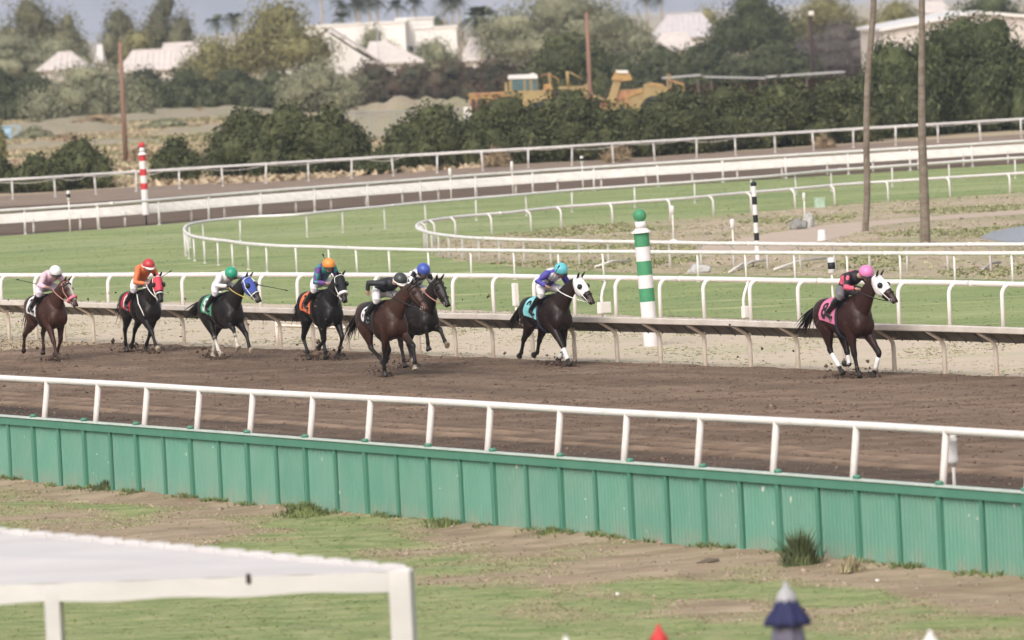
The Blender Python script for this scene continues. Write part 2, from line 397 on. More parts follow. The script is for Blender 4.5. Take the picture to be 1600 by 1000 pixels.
# infield
M_infield = mat('infield_soil', (0.43, 0.335, 0.25), 0.95, scale=0.22, col2=(0.29, 0.27, 0.15), bump=0.08, bscale=2.5, fac=(0.40, 0.62), detail=9)
M_path = mat('sand_path', (0.44, 0.34, 0.27), 0.95, scale=1.2, col2=(0.49, 0.39, 0.31), bump=0.02, bscale=6)
INF = [G(*p) for p in ((664, 392), (668, 383), (700, 374), (800, 366.5), (880, 355), (960, 350), (1072, 343), (1166, 334), (1335, 319), (1459, 311), (1594, 302), (2300, 262), (2300, 470), (1600, 438), (1300, 433), (1000, 428), (850, 420), (740, 411), (690, 402))]
sheet('infield', INF, 0.014, M_infield, 0.5, 1.0)
sheet('path', [G(*p) for p in ((1085, 388), (1200, 366), (1300, 351), (1375, 345), (1450, 339.5), (1600, 328.5), (2200, 300), (2200, 308), (1600, 335), (1500, 342), (1420, 348), (1370, 353), (1330, 366), (1295, 376), (1240, 390), (1100, 402))], 0.018, M_path, 0.3, 0.8)
M_water = mat('pond_water', (0.30, 0.31, 0.33), 0.12, var=0.05, scale=2, bump=0.01, bscale=3, spec=0.6)
sheet('pond', [G(*p) for p in ((1532, 373), (1545, 365), (1560, 360), (1600, 353), (1900, 330), (2200, 340), (2200, 420), (1800, 395), (1600, 380), (1560, 378.5))], 0.022, M_water, 0.25, 0.7)
# ------------------------------------------------------------------ rails
M_white = mat('white_paint', (0.72, 0.68, 0.655), 0.45, scale=2.2, col2=(0.60, 0.55, 0.51), fac=(.52, .78))
M_white2 = mat('weathered_white', (0.72, 0.67, 0.62), 0.55, scale=2.5, col2=(0.60, 0.54, 0.48), fac=(0.5, 0.75))
M_cream = mat('cream_steel', (0.80, 0.70, 0.60), 0.5, scale=4, col2=(0.70, 0.60, 0.50))
M_lip = mat('weathered_lip', (0.62, 0.56, 0.50), 0.5, scale=1.5, col2=(0.50, 0.44, 0.38))
M_under = mat('shaded_cover_sheet', (0.20, 0.18, 0.16), 0.8, scale=3, col2=(0.14, 0.127, 0.113))  # dark tone paints in the shade of the cover's underside
M_coverw = mat('white_cover_sheet', (0.72, 0.68, 0.62), 0.55, scale=3, col2=(0.62, 0.57, 0.50))
M_steel = mat('galvanised_steel', (0.42, 0.42, 0.42), 0.4, scale=8, metal=0.6, var=0.1)
M_black = mat('black_paint', (0.018, 0.018, 0.02), 0.5)

def frame_at(line, i):
    a = line[max(i - 1, 0)]; b = line[min(i + 1, len(line) - 1)]
    return (b - a).normalized()
def post_mesh(name, h, r, style, off=0.22):
    b = MB()
    if style == 'plain':
        b.tube([(0, 0, -0.05), (0, 0, h)], r, 8)
        b.tube([(0, 0, 0), (0, 0, 0.03)], r * 1.8, 8)
    else:
        rr = min(off, 0.24); pts = [(0, 0, -0.05), (0, 0, h - rr)]
        for k in range(1, 6):
            a = PI / 2 * k / 5; pts.append((rr - rr * math.cos(a), 0, h - rr + rr * math.sin(a)))
        pts.append((off + 0.03, 0, h)); b.tube(pts, r, 8, up=Vector((0, 1, 0)))
        b.tube([(off - 0.02, 0, h), (off + 0.07, 0, h)], r * 1.15, 8, up=Vector((0, 1, 0)))
    return b.mesh(name, M_white, True)
def spaced(line, s0, s1):                                 # points along line, spacing growing from s0 to s1
    out = []; L = sum((b - a).length for a, b in zip(line, line[1:])); d = 0.0
    fine = resample(line, 0.05)
    while d < L - 0.06:
        out.append(int(d / 0.05)); d += s0 + (s1 - s0) * d / L
    return fine, out
def rail(label, line, h, r=0.045, pr=0.03, s0=2.4, s1=2.4, style='plain', side=None, off=0.22, group='white running rails', start=0.0, lean=0.02, sag=0.012, seed=1, name='running_rail', rmat=None):
    rn = random.Random(seed)
    line = [Vector((p.x, p.y, 0)) for p in line]
    root = thing(name, label, 'rail', line[len(line) // 2], 0, group)
    o0 = root.location.copy()
    fine, idx = spaced(line, s0, s1)
    b = MB(); pts = []
    for k in range(0, len(fine), 12):
        t = frame_at(fine, k); n = Vector((-t.y, t.x, 0)) * (side or 1)
        q = fine[k] + n * (off if style == 'elbow' else 0) + Vector((0, 0, h + sag * noise.noise(fine[k] * 0.35))) - o0
        pts.append(q)
    b.tube(pts, r, 10); tr = b.build('top_rail', rmat or M_white, root, True)
    # sleeve joints
    pm = post_mesh('post', h, pr, style, off)
    for i in idx[:100]:
        t = frame_at(fine, i); n = Vector((-t.y, t.x, 0)) * (side or 1)
        p = link('post', pm, root); p.location = fine[i] - o0
        p.rotation_euler = (rn.uniform(-lean, lean), rn.uniform(-lean, lean), math.atan2(n.y, n.x))
    for i in idx[::3][:40]:
        jb = MB()
        t = frame_at(fine, i); n = Vector((-t.y, t.x, 0)) * (side or 1)
        c = fine[i] + t * 0.6 + n * (off if style == 'elbow' else 0) + Vector((0, 0, h)) - o0
        jb.tube([c - t * 0.07, c + t * 0.07], r * 1.13, 10); jb.build('joint_sleeve', M_white2, tr, True)
    return root

# turf rails
def gpts(l): return [G(*p) for p in l]
turf_outer = extend(gpts([(0, 489), (200, 489.5), (400, 490.5), (600, 493), (800, 497), (1000, 502), (1200, 507), (1400, 512), (1600, 518)]), 6, 16)
rail('white running rail on hooked posts along the near edge of the turf', turf_outer, 1.0, 0.062, 0.048, 1.5, 2.3, 'elbow', side=1, off=0.22, seed=2)
loopC = smooth_line(gpts([(1700, 443), (1600, 446), (1300, 444), (1000, 440), (800, 437), (600, 433), (500, 428), (418, 425), (340, 415), (303, 408), (290, 398), (300, 387), (340, 380), (400, 375), (465, 372), (519, 366), (590, 359), (681, 350), (800, 340), (900, 331), (1000, 324), (1200, 309), (1300, 299), (1400, 292), (1510, 284), (1640, 276)]), 5)
rail('long white temporary rail on thin straight posts looping round the left of the turf bend', loopC, 0.80, 0.055, 0.030, 2.2, 3.0, 'plain', seed=3)
loopD = smooth_line(gpts([(1720, 426), (1600, 424), (1400, 424), (1200, 421), (1000, 417), (850, 413), (760, 409), (700, 403), (672, 396), (663, 388), (672, 381), (700, 376), (740, 371), (810, 365), (887, 346.5), (960, 349), (1072, 343), (1166, 334), (1270, 325), (1335, 319), (1459, 311), (1594, 302), (1700, 296)][:14] + [(880, 357), (960, 351), (1072, 343), (1166, 334), (1270, 325), (1335, 319), (1459, 311), (1594, 302), (1700, 296)]), 5)
rail('white hooked post rail closing round the sandy infield with the palm trunks', loopD, 0.72, 0.055, 0.038, 1.6, 2.6, 'elbow', side=1, off=0.2, seed=4)
rail('white rail on straight posts along the far edge of the turf beside the back track', [p + Vector((0, 0.3, 0)) for p in TURF_FAR[8:-2]], 0.95, 0.06, 0.042, 3.2, 2.8, 'plain', seed=5)
fence_line = [G(*p) for p in ((-200, 324), (50, 310.5), (193, 301), (413, 287.5), (640, 273.5), (861, 261), (1087, 247), (1321, 232), (1556, 218), (1800, 203))]
bf = rail('outermost white rail with a drooping hose in front of the dark shrubs', fence_line, 0.93, 0.06, 0.042, 2.15, 2.35, 'plain', seed=6, lean=0.06)
# drooping hose under that rail
hb = MB(); rn = random.Random(3); fine = resample(fence_line, 0.4); o0 = bf.location
k = 4; hp = []
while k < len(fine) - 12:
    n_ = rn.choice((4, 5, 6, 8)); sag = rn.choice((0.01, 0.02, 0.05, 0.08, 0.16))
    for j in range(n_): hp.append(fine[k + j] - o0 + Vector((0, -0.06, 0.885 - sag * 4 * (j / n_) * (1 - j / n_))))
    k += n_
hb.tube(hp, 0.012, 5)
hb.build('hose', M_white2, bf)

def covered_rail(label, line, side, lipmat, covmat, postmat, s0, s1, h=0.95, seed=1, group='covered dirt track rails'):
    """side: +1/-1, the track side; the sloping cover falls away from the track"""
    root = thing('covered_rail', label, 'rail', line[len(line) // 2], 0, group); o0 = root.location.copy()
    fine, idx = spaced(line, s0, s1)
    lip = MB(); cov = MB(); rib = MB()
    prof_l = [(0.40, h), (0.46, h - 0.005), (0.475, h - 0.02), (0.475, h - 0.115), (0.46, h - 0.13), (0.385, h - 0.13), (0.37, h - 0.1), (0.375, h - 0.02)]
    prof_c = [(0.372, h - 0.015), (0.20, h - 0.11), (0.02, h - 0.24), (-0.06, h - 0.325), (-0.075, h - 0.335), (-0.075, h - 0.35), (-0.045, h - 0.345), (0.03, h - 0.262), (0.20, h - 0.135), (0.36, h - 0.045)]
    def loft(b, prof):
        ks = list(range(0, len(fine), 16)); vs = []
        for k in ks:
            t = frame_at(fine, k); n = Vector((-t.y, t.x, 0)) * side; wob = 0.012 * noise.noise(fine[k] * 0.4)
            for (x, z) in prof: vs.append(fine[k] - o0 + n * x + Vector((0, 0, z + wob)))
        m_ = len(prof); fs = [(i * m_ + j, i * m_ + (j + 1) % m_, (i + 1) * m_ + (j + 1) % m_, (i + 1) * m_ + j) for i in range(len(ks) - 1) for j in range(m_)]
        b.add(vs, fs)
    loft(lip, prof_l); loft(cov, prof_c)
    lip.build('nose_rail', lipmat, root); rib = cov
    for k in range(6, len(fine), 11):                     # ribs under and over the cover
        t = frame_at(fine, k); n = Vector((-t.y, t.x, 0)) * side
        for up in (-0.043, 0.012):
            rib.tube([fine[k] - o0 + n * x + Vector((0, 0, z + up)) for x, z in ((0.36, h - 0.015), (0.2, h - 0.105), (0.03, h - 0.235), (-0.05, h - 0.32))], 0.012, 5)
    cov.build('cover', covmat, root)
    pb = MB(); zt = h - 0.36
    pb.tube([(0, 0, -0.05), (0, 0, zt - 0.12), (0.012, 0, zt - 0.05), (0.05, 0, zt + 0.02), (0.13, 0, zt + 0.085), (0.40, 0, h - 0.125)], [0.048, 0.046, 0.045, 0.042, 0.036, 0.030], 8, up=Vector((0, 1, 0)))
    pm = pb.mesh('post', postmat, True)
    kb = MB(); kb.box((-0.02, 0, zt + 0.05), (0.10, 0.09, 0.05)); kb.box((-0.03, 0, zt + 0.11), (0.025, 0.07, 0.12), Matrix.Rotation(0.4, 3, 'Y')); km = kb.mesh('bracket', M_white2)
    for i in idx[:100]:
        t = frame_at(fine, i); n = Vector((-t.y, t.x, 0)) * side
        p = link('post', pm, root); p.location = fine[i] - o0; p.rotation_euler = (0, 0, math.atan2(n.y, n.x))
        q = link('bracket', km, p)
    return root
inner_line = [p + N * -0.16 for p in INNER]
inner_line = extend(inner_line[1:-1], 12, 16)
covered_rail('weathered rail with a dark sloping cover on gooseneck posts right behind the racing horses', inner_line, -1, M_lip, M_under, M_cream, 1.5, 1.85, 1.0)
back_cov = [p + Vector((-0.2, 1.5, 0)) for p in TURF_FAR[6:-2]]
covered_rail('rail with a broad white sloping cover between the turf and the back track', back_cov, 1, M_coverw, M_coverw, M_white2, 2.0, 2.2, 0.78)

# low two-bar gap gate behind the middle of the covered rail
ga, gb_ = G(434, 539), G(632, 547); gd = (gb_ - ga).normalized()
gr = thing('gap_gate', 'low gate of two grey bars under the covered rail behind the black horse', 'gate', ga)
for z in (0.60, 0.45):
    b = MB(); b.tube([gd * -0.05 + Vector((0, 0, z)), gd * ((gb_ - ga).length) + Vector((0, 0, z))], (0.04, 0.045), 4); b.build('bar', M_cream, gr)
for s_ in (0.0, 0.5, 1.0):
    b = MB(); b.tube([(0, 0, -0.03), (0, 0, 0.62)], 0.042, 8); p = b.build('post', M_cream, gr, True); p.location = gd * (gb_ - ga).length * s_

# ------------------------------------------------------------------ green wall and outer rail
def panel_mat():
    M = mat('green_panel_paint', (0.100, 0.255, 0.184), 0.65, scale=1.3, col2=(0.140, 0.292, 0.222), stretch=(1, 1, 0.35), fac=(0.3, 0.7), detail=8)
    n = M.node_tree.nodes; L = M.node_tree.links; b = n['Principled BSDF']; src = b.inputs['Base Color'].links[0].from_socket
    oi = n.new('ShaderNodeObjectInfo'); h = n.new('ShaderNodeHueSaturation'); v = n.new('ShaderNodeMapRange'); v.inputs[3].default_value = 0.94; v.inputs[4].default_value = 1.06
    L.new(oi.outputs['Random'], v.inputs[0]); L.new(v.outputs[0], h.inputs['Value']); L.new(src, h.inputs['Color']); src = h.outputs[0]
    tc = n.new('ShaderNodeTexCoord'); sp = n.new('ShaderNodeSeparateXYZ'); L.new(tc.outputs['Object'], sp.inputs[0])
    def layer(src, col, scale, lo, hi, amt, zlo=None, zhi=None, stretch=(1, 1, 1)):
        mp = n.new('ShaderNodeMapping'); mp.inputs['Scale'].default_value = stretch
        ad = n.new('ShaderNodeVectorMath'); ad.operation = 'ADD'; L.new(tc.outputs['Object'], ad.inputs[0])
        mu = n.new('ShaderNodeVectorMath'); mu.operation = 'SCALE'; L.new(oi.outputs['Location'], mu.inputs[0]); mu.inputs['Scale'].default_value = 1.0; L.new(mu.outputs[0], ad.inputs[1])
        L.new(ad.outputs[0], mp.inputs[0])
        tx = n.new('ShaderNodeTexNoise'); tx.inputs['Scale'].default_value = scale; tx.inputs['Detail'].default_value = 6; L.new(mp.outputs[0], tx.inputs['Vector'])
        mr = n.new('ShaderNodeMapRange'); mr.inputs[1].default_value = lo; mr.inputs[2].default_value = hi; mr.inputs[4].default_value = amt; L.new(tx.outputs[0], mr.inputs[0])
        f = mr.outputs[0]
        if zlo is not None:
            mz = n.new('ShaderNodeMapRange'); mz.inputs[1].default_value = zhi; mz.inputs[2].default_value = zlo; L.new(sp.outputs[2], mz.inputs[0])
            mm = n.new('ShaderNodeMath'); mm.operation = 'MULTIPLY'; L.new(f, mm.inputs[0]); L.new(mz.outputs[0], mm.inputs[1]); f = mm.outputs[0]
        mx = n.new('ShaderNodeMix'); mx.data_type = 'RGBA'; L.new(f, mx.inputs[0]); L.new(src, mx.inputs[6]); mx.inputs[7].default_value = (*col, 1); return mx.outputs[2]
    src = layer(src, (0.30, 0.25, 0.19), 2.6, 0.35, 0.7, 0.8, 0.0, 0.34)          # soil splashed up the foot
    src = layer(src, (0.20, 0.29, 0.235), 0.9, 0.45, 0.75, 0.5)                    # chalky fading
    src = layer(src, (0.62, 0.60, 0.55), 8.0, 0.705, 0.72, 0.75, stretch=(1, 1, 0.6))  # chips
    L.new(src, b.inputs['Base Color']); return M
M_panel = panel_mat()
M_gpost = mat('green_post_paint', (0.070, 0.210, 0.143), 0.55, scale=2, col2=(0.09, 0.235, 0.165), stretch=(1, 1, 0.4))
M_capstrip = mat('pale_cap', (0.50, 0.56, 0.50), 0.5, scale=3, var=0.1)
BAY = 2.3
HW = 0.33 - BASE
wang = math.atan2(WD.y, WD.x)
wroot = thing('green_wall', 'long green ribbed panel wall with posts along the near side of the dirt track', 'wall', WALL_A + Vector((0, 0, BASE)), wang)
pb = MB(); ncol = 81; hw = 1.09
xs = np.linspace(0, hw, ncol)
for x in xs:
    y = 0.014 * math.sin(x * 2 * PI / 0.109)
    pb.v += [(x, y, -0.15), (x, y, HW - 0.02)]; pb.c += [(1, 1, 1)] * 2
for k in range(ncol - 1): pb.f.append((2 * k, 2 * k + 2, 2 * k + 3, 2 * k + 1)); pb.m.append(0)
o_ = len(pb.v)
pb.box((hw / 2, 0.03, HW / 2 - 0.085), (hw, 0.02, HW + 0.13))
pmesh = pb.mesh('panel', M_panel)
b = MB(); b.bbox((0, -0.005, HW / 2 - 0.02), (0.095, 0.10, HW + 0.12), b=0.012); postm = b.mesh('post', M_gpost)
M_gcap = mat('pale_green_cap', (0.14, 0.34, 0.235), 0.5, scale=8, var=.12)
b = MB(); b.lathe([(0.060, -0.014), (0.066, -0.004), (0.060, 0.015), (0.04, 0.028), (0.0, 0.032)], 14); capm = b.mesh('cap', M_gpost, True)
b = MB(); b.bbox((0, -0.022, HW / 2 - 0.05), (0.075, 0.05, HW + 0.1), b=0.01); battm = b.mesh('batten', M_gpost)
ref = on_line(WALL_A, WD, 1340, 0.3)
n0 = -18
for i in range(n0, 16):
    u = ref + i * BAY
    p = link('post', postm, wroot); p.location = (u, 0, 0); p.rotation_euler = (0, random.uniform(-.008, .008), 0)
    c = link('cap', capm, p); c.location = (0, -0.005, HW + 0.052)
    for h_ in (0, 1):
        q = link('panel', pmesh, wroot); q.location = (u + 0.03 + h_ * 1.12, random.uniform(-.006, .006), 0)
    q = link('batten', battm, wroot); q.location = (u + BAY / 2, 0, 0)
u0_, u1_ = ref + n0 * BAY - 0.2, ref + 16 * BAY + 0.2
b = MB(); b.box(((u0_ + u1_) / 2, -0.045, HW - 0.075), (u1_ - u0_, 0.045, 0.13)); b.build('top_board', M_gpost, wroot)
b = MB(); b.box(((u0_ + u1_) / 2, -0.01, HW + 0.012), (u1_ - u0_, 0.16, 0.022)); b.build('cap_strip', M_capstrip, wroot)

# outer running rail just over the wall
ra, rb = WALL_A - WN * 0.35, WALL_B - WN * 0.35
rd = (rb - ra).normalized(); zr0 = 0.985; zr1 = 1.085; LR = (rb - ra).length
rroot = thing('outer_rail', 'thick white rail on leaning posts rising just behind the green wall', 'rail', ra, wang)
b = MB(); b.tube([(-18, 0.16, zr0 - 0.05), (0, 0.16, zr0)] + [(LR * k / 8, 0.16, zr0 + (zr1 - zr0) * k / 8 + 0.008 * math.sin(k * 2.1)) for k in range(1, 9)] + [(LR + 20, 0.16, zr1 + 0.05)], 0.060, 12); b.build('top_rail', M_white, rroot, True)
b = MB(); b.tube([(0, 0, -0.1), (0, 0.155, 0.99)], 0.055, 10); pm = b.mesh('post', mat('cream_post_paint', (0.66, 0.595, 0.555), 0.5, scale=5, col2=(0.55, 0.48, 0.43), fac=(.45, .75)), True)
for px in (65, 145, 221, 303, 386, 480, 570, 665, 757, 866, 970, 1085, 1203, 1328, 1468, 1600):
    bp = on_line(ra, rd, px, 0.35)
    p = link('post', pm, rroot); p.location = (bp, 0, 0); p.scale = (1, 1, (zr0 + (zr1 - zr0) * bp / LR))
for q in (-2.0, LR + 2.3, LR + 4.6, LR + 6.9, LR + 9.2, LR + 11.5, LR + 13.8, LR + 16.1, LR + 18.4, -4.3, -6.6, -8.9, -11.2, -13.5):
    p = link('post', pm, rroot); p.location = (q, 0, 0)
# timing sensor on a thin post
sb = on_line(ra - WN * 0.4, rd, 1489, 0.7)
sp = ra + rd * sb - WN * 0.40
s_ = thing('timing_sensor', 'white canister on a thin post under the thick outer rail', 'sensor', sp)
b = MB(); b.lathe([(0.02, 0.50), (0.03, 0.56), (0.068, 0.58), (0.075, 0.60), (0.075, 0.64), (0.068, 0.65), (0.068, 0.88), (0.074, 0.89), (0.074, 0.93), (0.06, 0.95), (0.06, 1.02), (0.02, 1.03)], 14); b.build('canister', M_white, s_, True)
b = MB(); b.tube([(0, 0, 0), (0, 0, 0.52)], 0.025, 8); b.build('post', M_white2, s_, True)

# ------------------------------------------------------------------ striped poles and little posts
M_green = mat('pole_green', (0.055, 0.235, 0.115), 0.5, scale=3, col2=(0.075, 0.28, 0.14))
M_red = mat('pole_red', (0.50, 0.035, 0.045), 0.5, scale=3, col2=(0.60, 0.05, 0.06))
M_polew = mat('pole_white', (0.76, 0.72, 0.72), 0.5, scale=2, col2=(0.68, 0.63, 0.62))
def striped_pole(label, base, r, cuts, cols, collar=None, neck=None, ball=None, ballmat=None, lean=(0, 0)):
    root = thing('furlong_pole', label, 'pole', base); root.rotation_euler = (lean[0], lean[1], 0); root['group'] = 'striped furlong poles'
    names = {M_green: 'green_band', M_red: 'red_band', M_polew: 'white_band', M_black: 'black_band'}
    for (a, z), c in zip(zip(cuts, cuts[1:]), cols):
        b = MB(); b.lathe([(r * .97, a), (r, a + .004), (r, z - .004), (r * .97, z)], 24); b.build(names[c], c, root)
    top = cuts[-1]
    if collar: b = MB(); b.lathe([(collar, top), (collar, top + 0.012), (neck * 1.02, top + 0.10)], 20); b.build('collar', M_polew, root, True)
    if neck:
        zt = top + 0.10; b = MB(); b.lathe([(neck, zt), (neck, ball[1])], 20); b.build('neck', M_polew, root, True)
        b = MB(); b.ball((0, 0, ball[0]), ball[2], 20, 14); b.build('ball', ballmat, root, True)
    return root
striped_pole('leaning green and white striped pole with a green ball, behind the covered rail', G(1018, 541), 0.165, [-0.05, .98, 1.27, 1.56, 1.865, 2.18, 2.48], [M_polew, M_green, M_polew, M_green, M_polew, M_green], 0.225, 0.12, (2.86, 2.73, 0.145), M_green, (0, R(-2.4)))
rp = striped_pole('red and white striped pole with a red ball beside the back track rail', G(229, 352), 0.13, [0.40, 1.37, 1.61, 1.9, 2.15, 2.46, 2.69], [M_polew, M_red, M_polew, M_red, M_polew, M_red], 0.17, 0.095, (3.06, 2.97, 0.12), M_red, (0, R(-0.6)))
b = MB(); b.tube([(0, 0, -0.05), (0, 0, 0.42)], 0.03, 8); b.build('stake', M_black, rp, True)
bp_ = striped_pole('thin black and white striped pole on the sandy infield', G(1184.5, 410), 0.07, [-0.02, .62, .84, 1.13, 1.35, 1.64, 1.87, 2.17], [M_polew, M_black, M_polew, M_black, M_polew, M_black, M_polew], None, None, lean=(0, R(-0.6)))
b = MB(); b.lathe([(0.072, 2.17), (0.085, 2.18), (0.085, 2.26), (0.03, 2.30)], 16); b.build('cap', M_black, bp_, True)

def sensor_post(label, base, h, head, w=0.11, dark=None, foot=False):
    root = thing('beam_post', label, 'post', base, 0, 'small timing posts')
    b = MB(); b.tube([(0, 0, -0.02), (0, 0, h - head + 0.02)], 0.026, 8); b.build('stem', M_white2, root, True)
    b = MB(); b.lathe([(w * .3, h - head), (w * .5, h - head + 0.015), (w * .5, h - 0.02), (w * .35, h)], 12); hd = b.build('head', M_white, root, True)
    if dark:
        b = MB(); b.lathe([(w * .52, h - head * dark[1]), (w * .52, h - head * dark[0])], 12); b.build('dark_lens', M_black, root, True)
    if foot:
        b = MB(); b.lathe([(0.16, -0.02), (0.15, 0.1), (0.07, 0.16), (0.03, 0.17)], 10); b.build('footing', M_white2, root, True)
    return root
sensor_post('slim post with a black banded white head at the left end of the back rail', G(110, 366), 1.62, 0.36, 0.13, (0.3, 0.7))
sensor_post('bare thin white post left of the red and white pole', G(153, 360), 1.0, 0.12, 0.08)
sensor_post('white headed thin post by the back rail above the blue helmeted jockey', G(705.5, 316), 1.36, 0.35, 0.13)
sensor_post('tall white headed post on the back rail left of the green pole', G(802, 307), 1.42, 0.40, 0.12)
sensor_post('thin post with a black and white head before the dark shrubs above the green pole', G(911.5, 302), 1.50, 0.34, 0.13, (0.25, 0.6))
sensor_post('stubby headed post on a pale footing right of the green pole ball', G(1053, 382), 1.2, 0.24, 0.12, None, True)
sensor_post('thin white headed post left of the black and white pole', G(1147, 409), 1.22, 0.28, 0.12)
sensor_post('thin white post standing among pale rubble left of the curved palm trunk', G(1258, 347), 0.98, 0.26, 0.10)
sensor_post('white post with a broad black band behind the pink helmeted jockey', G(1303.5, 508), 1.53, 0.36, 0.16, (0.3, 0.72))
# boxes fixed to the turf rail posts
def rail_box(label, base, z, size, legs=True):
    root = thing('junction_box', label, 'box', base, TA, 'boxes by the turf rail')
    b = MB(); b.bbox((0, 0, z + size[2] / 2), size, b=0.012); b.build('case', M_white, root)
    b = MB(); b.box((0, -size[1] / 2 - 0.004, z + size[2] / 2), (size[0] * .85, 0.008, size[2] * .85)); b.build('lid', M_white2, root)
    b = MB(); b.tube([(0, 0, -0.02), (0, 0, z + 0.02)], 0.03, 8); b.build('leg', M_white2, root, True)
    if legs:
        b = MB(); b.tube([(0, .10, 0), (0, .10, .55), (.03, .10, .68), (.16, .12, .94), (.22, .12, 1.0)], .036, 8); b.build('brace', M_white, root, True)
    return root
rail_box('square white box on a leg beside the forked post left of the green pole', G(945, 500), 0.16, (0.32, 0.14, 0.27))
rail_box('narrow white box fixed low by the turf rail right of the green pole', G(1167, 506), 0.14, (0.20, 0.14, 0.27))
rail_box('small grey white box by the turf rail over the tail of the turquoise clothed horse', G(807, 497), 0.30, (0.13, 0.12, 0.55), False)
# litter on the infield
def rock(label, base, size, material, seed, cat='rock', name='boulder'):
    bm = bmesh.new(); bmesh.ops.create_icosphere(bm, subdivisions=3, radius=1)
    for v in bm.verts:
        v.co *= 1 + 0.35 * noise.noise(v.co * 1.3 + Vector((seed, 0, 0)))
        v.co = Vector((v.co.x * size[0], v.co.y * size[1], v.co.z * size[2]))
    me = bpy.data.meshes.new(name); bm.to_mesh(me); bm.free(); me.materials.append(material)
    o = link(name, me); o.location = base + Vector((0, 0, size[2] * 0.6)); return tag(o, label, cat)
M_rock = mat('pale_rock', (0.36, 0.35, 0.33), 0.9, scale=4, col2=(0.50, 0.48, 0.46), bump=0.03)
M_rockd = mat('grey_rock', (0.20, 0.195, 0.18), 0.9, scale=4, col2=(0.28, 0.27, 0.25), bump=0.03)
rock('grey lump of concrete, left of the two beneath the thin white post', G(1247, 359), (0.30, 0.25, 0.22), M_rockd, 1)
rock('whitish lump of concrete, right of the two beneath the thin white post', G(1263, 356), (0.20, 0.2, 0.30), M_rock, 5)
rock('rounded pale boulder lying right of the green pole on the infield', G(1092, 427), (0.32, 0.25, 0.16), M_rock, 9)
bk = thing('bucket', 'upturned white bucket standing on the sandy path', 'bucket', G(1285, 377))
b = MB(); b.lathe([(0.15, 0), (0.15, 0.03), (0.12, 0.34), (0.115, 0.35), (0.0, 0.35)], 14); b.build('body', M_white, bk, True)
b = MB(); b.lathe([(0.152, 0.02), (0.162, 0.025), (0.162, 0.05), (0.150, 0.055)], 14); b.build('rim', M_white2, bk, True)
M_pgreen = mat('pale_green_plastic', (0.42, 0.55, 0.42), 0.5)
cb = thing('cable_box', 'pale green utility box at the edge of the infield', 'box', G(1281, 325), 0.3)
b = MB(); b.bbox((0, 0, 0.17), (0.32, 0.25, 0.34), b=0.02); b.build('case', M_pgreen, cb)
b = MB(); b.bbox((0, 0, 0.345), (0.35, 0.28, 0.04), b=0.012); b.build('lid', M_pgreen, cb)
# broken rail pieces and branches dropped on the infield
bn = random.Random(11)
for (x0, y0, x1, y1, lab) in ((930, 420, 985, 413, 'fallen length of white rail lying left of the green pole'), (1140, 428, 1178, 416, 'broken white rail piece lying among weeds under the black and white pole'), (1150, 424, 1200, 412, 'second broken rail piece, the higher of two under the black and white pole'), (1210, 424, 1290, 409, 'long fallen rail length lying left of the lead jockey'), (1535, 424, 1563, 416, 'grey driftwood stick at the right edge of the infield')):
    a, c = G(x0, y0), G(x1, y1); bb = MB(); mid = (a + c) / 2
    bb.tube([Vector((0, 0, 0.05)) + (a - mid), Vector((0, 0, 0.16)), Vector((0, 0, 0.10)) + (c - mid)], 0.035, 7)
    o = bb.build('fallen_rail' if 'rail' in lab else 'driftwood', M_white2 if 'rail' in lab else M_rock, None, True); o.location = mid; tag(o, lab, 'debris')
# ------------------------------------------------------------------ horses and jockeys
def fuse(mb, name, mats, voxel=0.018, smooth=4, cattr='coat', extra=None):
    """one continuous surface from overlapping closed lofts; every vertex keeps the colour of the loft it came from"""
    me = mb.mesh(name + '_lofts'); ob = bpy.data.objects.new(name + '_lofts', me); COL.objects.link(ob)
    md = ob.modifiers.new('fuse', 'REMESH'); md.mode = 'VOXEL'; md.voxel_size = voxel
    ms = ob.modifiers.new('soften', 'SMOOTH'); ms.factor = 0.5; ms.iterations = smooth
    dg = bpy.context.evaluated_depsgraph_get(); dg.update()
    out = bpy.data.meshes.new_from_object(ob.evaluated_get(dg)); out.name = name
    bpy.data.objects.remove(ob); bpy.data.meshes.remove(me)
    kd = KDTree(len(mb.v))
    for i, p in enumerate(mb.v): kd.insert(p, i)
    kd.balance()
    cols = []
    for v in out.vertices:
        w = 0; c = Vector((0, 0, 0))
        for co, i, d in kd.find_n(v.co, 4):
            k = 1 / (d + 0.004) ** 2; w += k; c += Vector(mb.c[i]) * k
        cols += [*(c / w), 1]
    if cattr:
        a = out.color_attributes.new(cattr, 'FLOAT_COLOR', 'POINT'); a.data.foreach_set('color', cols)
    out.materials.clear()
    for q in (mats if isinstance(mats, (list, tuple)) else [mats]): out.materials.append(q)
    out.polygons.foreach_set('use_smooth', [True] * len(out.polygons))
    return out

M_coat = mat('horse_coat', (1, 1, 1), 0.42, scale=4, col2=(0.66, 0.60, 0.54), attr='coat', spec=0.26, bump=0.010, bscale=11)
M_hair = {}
def hair_mat(c):
    if c not in M_hair: M_hair[c] = mat('horse_hair_%d' % len(M_hair), c, 0.5, island=0.4, scale=8)
    return M_hair[c]
def cloth(name, c, rough=0.75, var=0.10, **k): return mat(name, c, rough, var=var, scale=9, bump=0.004, bscale=30, **k)
M_leather = mat('dark_leather', (0.03, 0.022, 0.018), 0.45, scale=12)
M_boot = mat('black_boot', (0.016, 0.015, 0.016), 0.3, scale=12)
M_skin = (0.42, 0.25, 0.18)
M_person = mat('skin', (1, 1, 1), 0.55, var=0.06, scale=20, attr='coat')
M_whip = mat('whip_black', (0.02, 0.018, 0.018), 0.5)
M_strapw = mat('white_strap', (0.72, 0.70, 0.66), 0.6, var=0.06)

